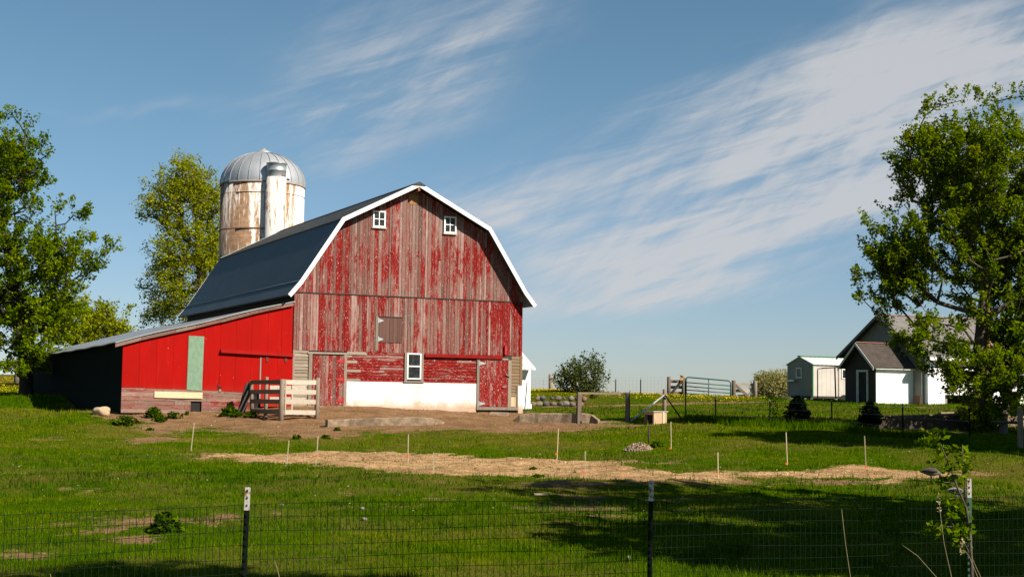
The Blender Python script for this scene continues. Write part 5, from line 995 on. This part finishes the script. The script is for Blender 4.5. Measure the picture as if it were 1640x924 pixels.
# feed bunk and rail fence under the maple
b0, b1 = gpt(1408, 688), gpt(1566, 692); bk = empty('feed_bunk', b0, 0, 'long dark wooden feed bunk left of the maple trunk', 'feed bunk'); db = b1-b0; hb = at(1408, 667, b0.y).z-b0.z; hb1 = at(1566, 664, b1.y).z-b0.z
mb = MB(); yv = Vector((-db.y, db.x, 0)).normalized()*.7
mb.hexa([Vector((0, 0, -.2)), Vector((db.x, db.y, -.2)), Vector((db.x, db.y, -.2))+yv*.06, yv*.06+Vector((0, 0, -.2)), Vector((0, 0, hb)), Vector((db.x, db.y, hb1)), Vector((db.x, db.y, hb1))+yv*.06, yv*.06+Vector((0, 0, hb))]); mb.build('front_side', plain('dark_bunk_wood', (.085, .06, .04), (.05, .035, .025), 3, stretch=(5, 1, 1)), bk)
mb = MB(); mb.hexa([yv+Vector((0, 0, -.2)), Vector((db.x, db.y, -.2))+yv, Vector((db.x, db.y, -.2))+yv*1.08, yv*1.08+Vector((0, 0, -.2)), yv+Vector((0, 0, hb)), Vector((db.x, db.y, hb1+.05))+yv, Vector((db.x, db.y, hb1+.05))+yv*1.08, yv*1.08+Vector((0, 0, hb))]); mb.build('back_side', M['concrete'], bk)
r0_ = gpt(1634.5, 717); wpost('wooden_post', r0_, at(1634.5, 653, r0_.y).z, .06, 'pale wooden post with a rail at the right edge', square=True, m='post')
r1 = gpt(1590, 700); rl = empty('fence_rail', (r1.x, r1.y, r1.z), 0, 'dark pole rail between the maple and the pale post', 'rail'); mb = MB(); zz = at(1634, 677, r0_.y).z-r1.z; mb.tube([(0, 0, at(1590, 675, r1.y).z-r1.z), (r0_.x-r1.x, r0_.y-r1.y, zz)], .04, 8); mb.build('rail', M['soffit'], rl)
rough_bar('concrete_wall', [ptop(1588, 668, 684), ptop(1610, 666, 683), ptop(1650, 666, 682)], .3, 'tan broken concrete wall between maple trunk and right edge', 'low wall', seed=9)
rough_bar('concrete_wall', [ptop(1507, 660, 666), ptop(1530, 659.5, 666), ptop(1572, 659.5, 666)], .3, 'pale rubble ledge on the lawn left of the maple', 'low wall', seed=11)

# ------------------------------------------------------------------ marker stakes along the sand strip
stk = [(306, 677, 722, .08, 0), (459, 705, 743, .07, 0), (506, 698, 747, .04, .36), (653, 695, 744, .0, .3), (694, 724, 758, 0, 0), (892, 686, 737, .04, .22), (937, 722, 765, .0, .18), (1075, 675, 719, -.02, .04), (1150, 724, 768, .0, .22), (1261, 692, 745, -.03, .06), (1387, 698, 749, -.04, .04)]
ordn = ['first', 'second', 'third', 'fourth', 'fifth', 'sixth', 'seventh', 'eighth', 'ninth', 'tenth', 'last']
for i, (px, pt, pb, tilt, fl) in enumerate(stk):
    g = gpt(px, pb); hh = at(px, pt, g.y).z-g.z; o = empty('marker_stake', g, 0, f'thin pale wooden stake, {ordn[i]} from the left along the sand strip', 'stake', 'marker stakes around the sandy strip'); o.rotation_euler = (random.uniform(-.03, .03), tilt*1.0, random.uniform(-.4, .4))
    mb = MB(); mb.box((-.0095, -.0095, -.2), (.0095, .0095, hh)); mb.build('stake', M['stake'], o)
    if fl:
        mb = MB(); z = hh*fl; mb.hexa([(-.012, -.013, z-.015), (.012, -.013, z-.015), (.012, .012, z-.015), (-.012, .012, z-.015), (-.012, -.013, z+.015), (.012, -.013, z+.015), (.012, .012, z+.015), (-.012, .012, z+.015)]); mb.poly([(-.01, -.014, z+.012), (-.05, -.03, z), (-.06, -.025, z-.04), (-.01, -.014, z-.012)]); mb.build('ribbon', M['orange'], o)
g = gpt(1039, 711); o = empty('iron_rod', g, 0, 'dark rusty iron rod standing at the chip pile', 'rod'); mb = MB(); mb.tube([(0, 0, -.2), (0, 0, at(1039, 684, g.y).z-g.z)], .022, 7); mb.build('rod', M['steel_rod'], o)

# ------------------------------------------------------------------ stones, boulder, chip pile, plank
def rock(rad, seed, flat=.8, sub=3):
    bm = bmesh.new(); bmesh.ops.create_icosphere(bm, subdivisions=sub, radius=1); rr = np.random.default_rng(seed); dirs = rr.normal(size=(9, 3)); dirs /= np.linalg.norm(dirs, axis=1)[:, None]; off = rr.uniform(.62, .95, 9); ph = rr.uniform(0, 6, 6)
    for v in bm.verts:
        p = np.array(v.co); s = 1.0
        for d, o_ in zip(dirs, off):
            q = p@d
            if q > o_: p = p-d*(q-o_)*.85
        p *= 1+.05*math.sin(p[0]*5+ph[0])*math.sin(p[1]*4+ph[1])+.03*math.sin(p[2]*9+ph[2]+p[0]*7)
        v.co = (p[0]*rad[0], p[1]*rad[1], p[2]*rad[2]*flat)
    m_ = bpy.data.meshes.new('rock'); bm.to_mesh(m_); bm.free(); m_.polygons.foreach_set('use_smooth', [True]*len(m_.polygons)); return m_
def rock_obj(name, mesh, m, p, rz, label, cat, group=None):
    mesh.materials.clear(); mesh.materials.append(m); o = bpy.data.objects.new(name, mesh); COL.objects.link(o); o.location = p; o.rotation_euler = (random.uniform(-.2, .2), random.uniform(-.2, .2), rz); return tag(o, label, cat, group)
g = at(163, 657, 50.1); g.z = gz(g.x, g.y)-.04; rock_obj('boulder', rock((.33, .28, .27), 3), M['stone_tan'], g+Vector((0, 0, .13)), .4, 'tan boulder at the foot of the dark shed wall', 'boulder')
cols = [(.42, .25, .19), (.40, .30, .22), (.24, .22, .21), (.19, .17, .165), (.36, .28, .22), (.22, .2, .19), (.45, .38, .32), (.3, .23, .19)]
smats = [plain(f'fieldstone_{n_}', tuple(x*.5 for x in c_), tuple(x*.25 for x in c_), 3, .9, bump=.02) for n_, c_ in zip('pink tan grey dark buff slate pale brown'.split(), cols)]
rr = random.Random(17); sx0 = [854, 864, 866, 876, 886, 897, 908, 918, 929, 860, 871, 882, 893, 904, 915, 925, 935]
for i, px in enumerate(sx0):
    low = i < 9; p = at(px+rr.uniform(-2, 2), 649.5 if low else 642.5, 62.2 if low else 62.6); s = rr.uniform(.11, .2) if low else rr.uniform(.08, .15)
    if low: p.z = gz(p.x, p.y)+.08
    else: p.z = gz(p.x, p.y)+.30
    rock_obj('fieldstone', rock((s*1.15, s, s), 30+i, .85, 2), smats[i % 8], p, rr.uniform(0, 3), 'rounded fieldstone in the low border below the dandelion bank', 'stone', 'fieldstones of the low border')
bk_ = MB()
for j in range(12):
    x0, x1 = 848+j*8, 856+j*8; a, b_ = at(x0, 640, 62.9), at(x1, 640, 62.9); za, zb_ = gz(a.x, a.y), gz(b_.x, b_.y)
    bk_.hexa([(a.x, 62.85, za-.2), (b_.x, 62.85, zb_-.2), (b_.x, 66.5, zb_+.2), (a.x, 66.5, za+.2), (a.x, 62.95, za+.36), (b_.x, 62.95, zb_+.36), (b_.x, 66.5, gz(b_.x, 66.5)+.22), (a.x, 66.5, gz(a.x, 66.5)+.22)])
tag(bk_.build('bank', gm), kind='structure')
def mound(name, g, rx, ry, hz_, m, label, cat, seed):
    bm = bmesh.new(); rr = np.random.default_rng(seed); n = 26; rows = []
    for i in range(n+1):
        rows.append([bm.verts.new(((i/n*2-1)*rx, (j/n*2-1)*ry, 0)) for j in range(n+1)])
    for r_ in rows:
        for v in r_: q = (v.co.x/rx)**2+(v.co.y/ry)**2; v.co.z = max(0, 1-q)**1.2*hz_*(1+rr.normal()*.13)-.03+gz(g.x+v.co.x, g.y+v.co.y)-g.z
    for i in range(n):
        for j in range(n): bm.faces.new((rows[i][j], rows[i+1][j], rows[i+1][j+1], rows[i][j+1]))
    m_ = bpy.data.meshes.new(name); bm.to_mesh(m_); bm.free(); m_.materials.append(m); o = bpy.data.objects.new(name, m_); COL.objects.link(o); o.location = g; return tag(o, label, cat)
g = gpt(1024, 721); cpm = plain('pale_wood_chips', (.42, .31, .22), (.24, .165, .11), 26, .9, bump=.03, bscale=30); cpile = mound('chip_pile', g, .42, .5, .2, cpm, 'small pale pile of wood chips on the grass beside an iron rod', 'pile', 4)
n = 700; a = rng.uniform(0, 6.28, n); r_ = np.sqrt(rng.random(n))*1.1; X = r_*np.cos(a)*.40; Y = r_*np.sin(a)*.46; Z = np.maximum(0, 1-(X/.42)**2-(Y/.5)**2)**1.2*.2; leaves(np.stack([X, Y, Z+.005], -1), .035, 'chips', leafmat('chip_faces', [(.2, .13, .09), (.36, .26, .18), (.52, .40, .29)], .05), cpile, .5, 1.2, 1.8)
g = gpt(866, 794); o = empty('plank', g, .1, 'small pale plank lying on the grass', 'plank'); mb = MB(); mb.box((-.13, -.05, .02), (.13, .05, .05)); mb.build('board', M['new_board'], o)
for i, (px, py) in enumerate(((451, 810), (1007, 896), (580, 817), (583, 834))):
    g = gpt(px, py); rock_obj('pebble', rock((.05, .04, .035), 60+i, 1, 2), smats[6], g+Vector((0, 0, .02)), i, ['pale pebble in the grass right of the left mesh post', 'pale pebble in shaded grass left of the middle mesh post', 'small pale pebble in the sunny grass', 'lower small pale pebble in the sunny grass'][i], 'pebble')
mud = [(238, 690), (255, 692), (262, 696)]
# ------------------------------------------------------------------ weeds and low plants
M['weed'] = leafmat('dark_weed_leaves', [(.010, .026, .001), (.022, .05, .001), (.05, .09, .001), (.085, .125, .002)], .25, .5)
def weed(px, pb, wpx, hpx, label, n=260, ls=None):
    g = gpt(px, pb); s = g.y/F_PX; rx, hz_ = wpx*s/2, hpx*s; o = empty('weed_clump', g, 0, label, 'weed')
    mb = MB(); 
    for j in range(7): a = j*.9; mb.tube([(0, 0, -.03), (math.cos(a)*rx*.3, math.sin(a)*rx*.3, hz_*.5), (math.cos(a)*rx*.55, math.sin(a)*rx*.55, hz_*.8)], .008, 5)
    mb.build('stem', M['weed'], o); d = fan(n); d[:, 2] = np.abs(d[:, 2]); q = rng.random(n)**.4; P = d*q[:, None]*np.array([rx, rx, hz_*.95]); lump = 1+.25*np.sin(np.arctan2(d[:, 1], d[:, 0])*3+px)
    P[:, :2] *= lump[:, None]; leaves(P, ls or max(.06, hz_*.28), 'leaves', M['weed'], o, .5, .8, 1.3, .2); return o
weed(200, 680, 44, 17, 'dark weed clump at the near corner of the red shed'); weed(245, 668, 26, 18, 'dark weed growing at the pink planks of the shed'); weed(256, 675, 24, 11, 'low weed just right of the plank weed'); weed(278, 670, 26, 12, 'small weed below the new pine patch', 160)
weed(367, 666, 32, 17, 'dark weed beneath the shed sliding door'); weed(380, 668, 26, 10, 'low weed beside the sliding door weed', 140); weed(403, 668, 26, 11, 'dark weed touching the brown board panel', 160); weed(299, 664, 8, 7, 'tiny weed near the small dark opening in the shed', 60)
weed(266, 850, 46, 31, 'large leafy weed behind the mesh fence on bare dirt', 420, .085); weed(474, 704, 17, 10, 'small dark weed on the dirt edge near two stakes', 110); weed(522, 703, 16, 8, 'small dark weed right of the third stake', 90); weed(540, 690, 10, 7, 'small weed in front of the concrete kerb', 70); weed(240, 690, 14, 6, 'tiny weed beside the muddy hole', 60)
weed(1052, 716, 24, 12, 'grassy tuft beside the chip pile', 140); weed(862, 764, 22, 5, 'low tuft at the lower edge of the sand', 90); weed(854, 752, 12, 5, 'small tuft growing in the sand', 60)
# seedling by the third paddock post, small spruces
M['spruce'] = leafmat('dark_spruce_needles', [(.002, .005, .002), (.004, .009, .003), (.008, .016, .005)], .1, .6)
def spruce(px, pt, pb, wpx, label):
    rs = random.Random(px)
    g = gpt(px, pb); s = g.y/F_PX; hh = (pb-pt)*s; rx = wpx*s/2; o = empty('spruce_tree', g, 0, label, 'tree'); mb = MB(); mb.tube([(0, 0, -.1), (0, 0, hh*.95)], [.05, .012], 8); P = []
    for k_ in range(15):
        f = k_/14; z = hh*(.27+.71*f); ln = rx*min(1, .75+1.5*f)*(1-f)**.72*rs.uniform(.85, 1.15)+.03; nb_ = 9
        for j in range(nb_):
            a = j*6.283/nb_+k_*.7+rs.uniform(-.3, .3); l2 = ln*rs.uniform(.6, 1.2); e = Vector((math.cos(a)*l2, math.sin(a)*l2, z-l2*.05+.05*hh*f)); mb.tube([(0, 0, z), e], [.012, .004], 4)
            q = rng.random(46)**.8; P.append(np.outer(q, np.array(e)-np.array([0, 0, z]))+np.array([0, 0, z])+rng.normal(0, .026, (46, 3)))
    mb.build('trunk', M['bark_dark'], o); leaves(np.concatenate(P), .045, 'crown', M['spruce'], o, .5, .3, 2.6, .25)
spruce(1277, 638, 683, 50, 'small dark spruce between two paddock posts'); spruce(1394, 646, 690, 44, 'small dark spruce at the left end of the feed bunk')
g = gpt(1238, 678); sd_ = empty('seedling', g, 0, 'thin leafy seedling against the third paddock post', 'plant'); mb = MB(); mb.tube([(0, 0, -.05), (.02, 0, .6)], .008, 5); mb.build('stem', M['bark'], sd_); P = np.stack([rng.normal(.03, .12, 260), rng.normal(0, .1, 260), rng.uniform(.1, .85, 260)], -1); leaves(P, .04, 'leaves', M['weed'], sd_, .6)
# taller rank grass along the paddock fence
P = []
for (g0, _), (g1, _) in zip(LP, LP[1:]):
    k_ = 1500; f = rng.random(k_); P.append(np.stack([g0.x+(g1.x-g0.x)*f, g0.y+(g1.y-g0.y)*f+rng.normal(0, .35, k_)], -1))
P = np.concatenate(P); nP = len(P); zz = heights(P[:, 0], P[:, 1]); hh_ = rng.uniform(.08, .32, nP); la = rng.uniform(0, 6.28, nP); wv_ = .014
V = np.stack([np.stack([P[:, 0]-wv_, P[:, 1], zz-.02], -1), np.stack([P[:, 0]+wv_, P[:, 1], zz-.02], -1), np.stack([P[:, 0]+np.cos(la)*hh_*.35, P[:, 1]+np.sin(la)*hh_*.35, zz+hh_], -1)], 1).reshape(-1, 3)
tag(np_mesh('rank_grass', V, 3, M['grass'], np.clip(rng.normal(.3, .15, nP), 0, 1)), 'taller rank grass growing along the paddock posts', 'grass', kind='stuff')
# dandelions
def sprinkle(poly, n): 
    xs = [p.x for p in poly]; ys = [p.y for p in poly]; X = rng.uniform(min(xs), max(xs), n); Y = rng.uniform(min(ys), max(ys), n); k_ = poly_sd(X, Y, poly) > 0; return X[k_], Y[k_]
D1 = [Vector(at(846, 640, 63.2)), Vector(at(940, 640, 63.2)), Vector(at(952, 630, 69)), Vector(at(846, 630, 69))]; D2 = [Vector(at(940, 640, 65)), Vector(at(1190, 642, 66)), Vector(at(1230, 640, 80)), Vector(at(900, 632, 76))]; D3 = [Vector(at(-60, 630, 76)), Vector(at(38, 630, 76)), Vector(at(45, 610, 108)), Vector(at(-80, 610, 108))]; D4 = [Vector(at(0, 800, 24)), Vector(at(1600, 800, 24)), Vector(at(1600, 700, 45)), Vector(at(0, 700, 45))]
FXY = []
for pl, n_, bump_ in ((D1, 4200, .37), (D2, 3200, 0), (D3, 8000, 0)):
    X, Y = sprinkle(pl, n_); z = heights(X, Y)+rng.uniform(.04, .12, len(X)); 
    if bump_: z += .30*np.clip((67-Y)/4, 0, 1)+.03
    FXY.append(np.stack([X, Y, z], -1))
P = np.concatenate(FXY); o = leaves(P, .055, 'dandelions', leafmat('dandelion_heads', [(.42, .30, .01), (.60, .42, .015), (.72, .52, .02)], .2), None, .5, 1.5, 1.0, .2); tag(o, 'yellow dandelions flowering in the far grass', 'flowers', kind='stuff')
X, Y = sprinkle(D1, 9000); z = heights(X, Y)+.36*np.clip((67-Y)/4, 0, 1)+.02; hh_ = rng.uniform(.05, .14, len(X)); V = np.stack([np.stack([X-.02, Y, z-.05], -1), np.stack([X+.02, Y, z-.05], -1), np.stack([X, Y, z+hh_], -1)], 1).reshape(-1, 3); tag(np_mesh('bank_grass', V, 3, M['grass'], np.clip(rng.normal(.45, .2, len(X)), 0, 1)), 'grass on the dandelion bank above the stone border', 'grass', kind='stuff')
CL = []
for pl, n_, zh in ((SAND, 8000, .015), (YARD, 9000, .01)):
    X, Y = sprinkle(pl, n_); k_ = np.clip(wiggle(X*2.7+3, Y*3.3)+.7+rng.normal(0, .4, len(X)), 0, 1) > .6; X, Y = X[k_], Y[k_]; CL.append(np.stack([X, Y, heights(X, Y)+rng.uniform(0, zh, len(X))], -1))
P = np.concatenate(CL); tag(leaves(P, .036, 'soil_clods', leafmat('clod_faces', [(.10, .055, .025), (.22, .13, .06), (.36, .23, .11), (.50, .36, .21)], .02), None, .5, .8, 1.2, .25), 'loose clods and straw bits on the bare sand and yard', 'clods', kind='stuff')
X, Y = sprinkle(D4, 1500); o = leaves(np.stack([X, Y, heights(X, Y)+rng.uniform(.02, .07, len(X))], -1), .022, 'clover_heads', leafmat('pale_clover', [(.35, .33, .22), (.55, .52, .4)], .2), None, .5, 1.5, 1.0, .3); tag(o, 'tiny pale clover heads dotted through the near grass', 'flowers', kind='stuff')
# pale shed glimpsed under the left maple, second trunk beside it
D = 118.; p = at(1, 604, D); ps = empty('pale_shed', (p.x-3, D, p.z-.3), 0, 'pale blue-white shed wall glimpsed under the left maple', 'shed'); mb = MB(); s = D/F_PX; mb.box((0, 0, -.3), (4.2, 3, .9)); mb.prism([(-.0, .9), (4.2, .9), (3.9, 1.5), (0, 1.6)], 0, 3); mb.build('wall', plain('pale_blue_siding', (.52, .60, .68), (.46, .54, .62), 3), ps); mb = MB(); mb.hexa([(-.2, -.2, 1.62), (4.0, -.2, 1.52), (4.0, 3.2, 1.52), (-.2, 3.2, 1.62), (-.2, -.2, 1.72), (4.0, -.2, 1.62), (4.0, 3.2, 1.62), (-.2, 3.2, 1.72)]); mb.build('roof', M['roof_grey'], ps)
D = 95.; p = at(28, 606, D); tt = empty('tree_stump', (p.x, D, gz(p.x, D)), 0, 'tall pale broken trunk behind the left maple', 'tree stump'); mb = MB(); mb.tube([(0, 0, -.4), (0, 0, .6), (.03, 0, 1.6)], [.26, .2, .17], 12); mb.build('trunk', M['bark_pale'], tt)
# ------------------------------------------------------------------ two grey geese
def fowl(px, pb, wpx, face, label, m, graze=True):
    g = gpt(px, pb); s = wpx*g.y/F_PX/.62; o = empty('goose', g, 0, label, 'goose'); mb = MB(); f = face
    spine = [(-.40, .34), (-.33, .35), (-.22, .36), (-.08, .355), (.06, .34), (.16, .33), (.24, .31)]; rad_ = [.012, .05, .105, .14, .14, .11, .065]
    neck = [(.30, .27), (.34, .20), (.37, .12), (.395, .08), (.42, .06), (.455, .04)] if graze else [(.29, .36), (.31, .44), (.325, .51), (.345, .54), (.37, .54), (.42, .525)]
    nr = [.045, .036, .032, .04, .034, .010]; mb.tube([Vector((x*f, 0, z))*s for x, z in spine+neck], [r_*s for r_ in rad_+nr], 14)
    for y in (-.055, .055):
        mb.tube([Vector((-.02*f, y, .26))*s, Vector((.0, y, .15))*s, Vector((-.02*f, y, .02))*s], [.03*s, .016*s, .012*s], 7); mb.hexa([tuple(Vector(q)*s) for q in ((-.03*f, y-.012, 0), (.09*f, y-.05, 0), (.09*f, y+.05, 0), (-.03*f, y+.012, 0), (-.03*f, y-.012, .022), (.09*f, y-.05, .012), (.09*f, y+.05, .012), (-.03*f, y+.012, .022))])
    body = mb.build('body', m, o)
    for y in (-1, 1):
        mb = MB(); mb.tube([Vector((.17*f, y*.10, .36))*s, Vector((.04*f, y*.135, .385))*s, Vector((-.14*f, y*.12, .39))*s, Vector((-.34*f, y*.05, .375))*s], [.03*s, .065*s, .055*s, .01*s], 8); mb.build('wing', M['goose_wing'], o)
    return o
def mk_goose(name, top, belly):
    m, t, b = mat(name, .8, .2); co = t.coord(); g = t.node('ShaderNodeSeparateXYZ'); t.l.new(co, g.inputs[0]); n = t.noise(t.coord((12, 12, 25)), 1, 4, .6); t.put(b.inputs['Base Color'], t.mix(t.ss(t.m('ADD', g.outputs[2], t.m('MULTIPLY', n, .08)), .18, .34), belly, top)); return m
M['goose_wing'] = plain('brown_wing_feathers', (.06, .043, .035), (.03, .023, .018), 18, .8, stretch=(3, 6, 6), bump=.004)
fowl(1492, 772, 29, 1, 'grey-brown goose grazing on the sand edge, clear of leaves', mk_goose('grey_goose_feathers', (.07, .052, .043), (.17, .145, .125))); fowl(1532, 801, 26, 1, 'paler goose half hidden behind the sapling leaves', mk_goose('pale_goose_feathers', (.14, .12, .105), (.30, .275, .25)))
# ------------------------------------------------------------------ sapling and dry stalks at the roadside fence
M['sapleaf'] = leafmat('bright_sapling_leaves', [(.03, .07, .001), (.08, .14, .001), (.15, .21, .002), (.23, .26, .004)], .45, .45)
DS = 12.6; sb_ = at(1562, 1000, DS); sz = gz(sb_.x, DS); sap = empty('sapling', (sb_.x, DS, sz), 0, 'young leafy sapling leaning at the right end of the mesh fence', 'tree'); O_ = Vector((sb_.x, DS, sz)); Q = lambda px, py, dd=0: at(px, py, DS+dd)-O_
mb = MB(); mb.tube([Vector((0, 0, -.1)), Q(1557, 924), Q(1553, 850), Q(1547, 812), Q(1533, 780), Q(1522, 748), Q(1512, 725), Q(1500, 694)], [.02, .016, .013, .011, .009, .007, .005, .003], 7)
for a, b_ in (((1553, 850), (1500, 843)), ((1547, 812), (1541, 712)), ((1555, 890), (1520, 830)), ((1533, 780), (1512, 772)), ((1556, 900), (1540, 860))): mb.tube([Q(*a), (Q(*a)+Q(*b_))/2+Vector((0, 0, .02)), Q(*b_, -.1)], [.007, .005, .003], 5)
mb.build('trunk', M['bark'], sap); P = []
for px, py, rx, ry, n_ in ((1498, 696, 15, 12, 60), (1490, 708, 10, 9, 60), (1512, 720, 12, 10, 90), (1505, 735, 10, 6, 50), (1522, 745, 9, 7, 50), (1540, 730, 14, 16, 120), (1548, 748, 8, 10, 60), (1514, 772, 11, 15, 110), (1528, 765, 7, 6, 40), (1530, 805, 13, 8, 60), (1545, 820, 10, 8, 50), (1524, 820, 8, 7, 40), (1500, 845, 17, 8, 120), (1535, 850, 14, 10, 100), (1542, 868, 12, 14, 90), (1550, 845, 7, 8, 40)):
    s = DS/F_PX; c_ = np.array(Q(px, py, random.uniform(-.12, .12))); P.append(c_+rng.normal(0, .62, (int(n_*.4), 3))*np.array([rx*s, rx*s*1.2, ry*s]))
leaves(np.concatenate(P), .040, 'crown', M['sapleaf'], sap, .44, .5, 1.7, .2)
M['straw'] = plain('dry_straw', (.30, .23, .12), (.20, .15, .08), 20, .8)
for i, (pts_, lab) in enumerate((([(1524, 924), (1512, 870), (1504, 806)], 'tall dry stalk left of the sapling stem'), ([(1566, 924), (1552, 890), (1541, 876)], 'dry stalk leaning over the sapling foot'), ([(1576, 935), (1562, 905), (1556, 890)], 'short dry stalk right of the studded post foot'), ([(1500, 924), (1470, 890), (1445, 872)], 'fine dry stalk bent left along the mesh'), ([(1363, 930), (1354, 870), (1348, 815)], 'pale dry stem standing before the mesh in shade'), ([(450, 935), (444, 910), (440, 898)], 'short dry stem near the left mesh post'), ([(86, 935), (82, 925), (80, 918)], 'small dry tuft at the lower left edge'))):
    dd = 12.2 if i < 5 else 10.5; bp_ = at(*pts_[0], dd); zz = gz(bp_.x, dd); o = empty('dry_stalk', (bp_.x, dd, zz), 0, lab, 'dry stalk'); mb = MB(); mb.tube([Vector((0, 0, -.05))]+[at(*q, dd)-Vector((bp_.x, dd, zz)) for q in pts_], [.003, .0028, .0022, .0015], 5); mb.build('stem', M['straw'], o)
    if i in (0, 1): tip = np.array(at(*pts_[-1], dd)-Vector((bp_.x, dd, zz))); leaves(tip+rng.normal(0, 1, (26, 3))*np.array([.01, .01, .035]), .018, 'seed_head', M['straw'], o, .5)
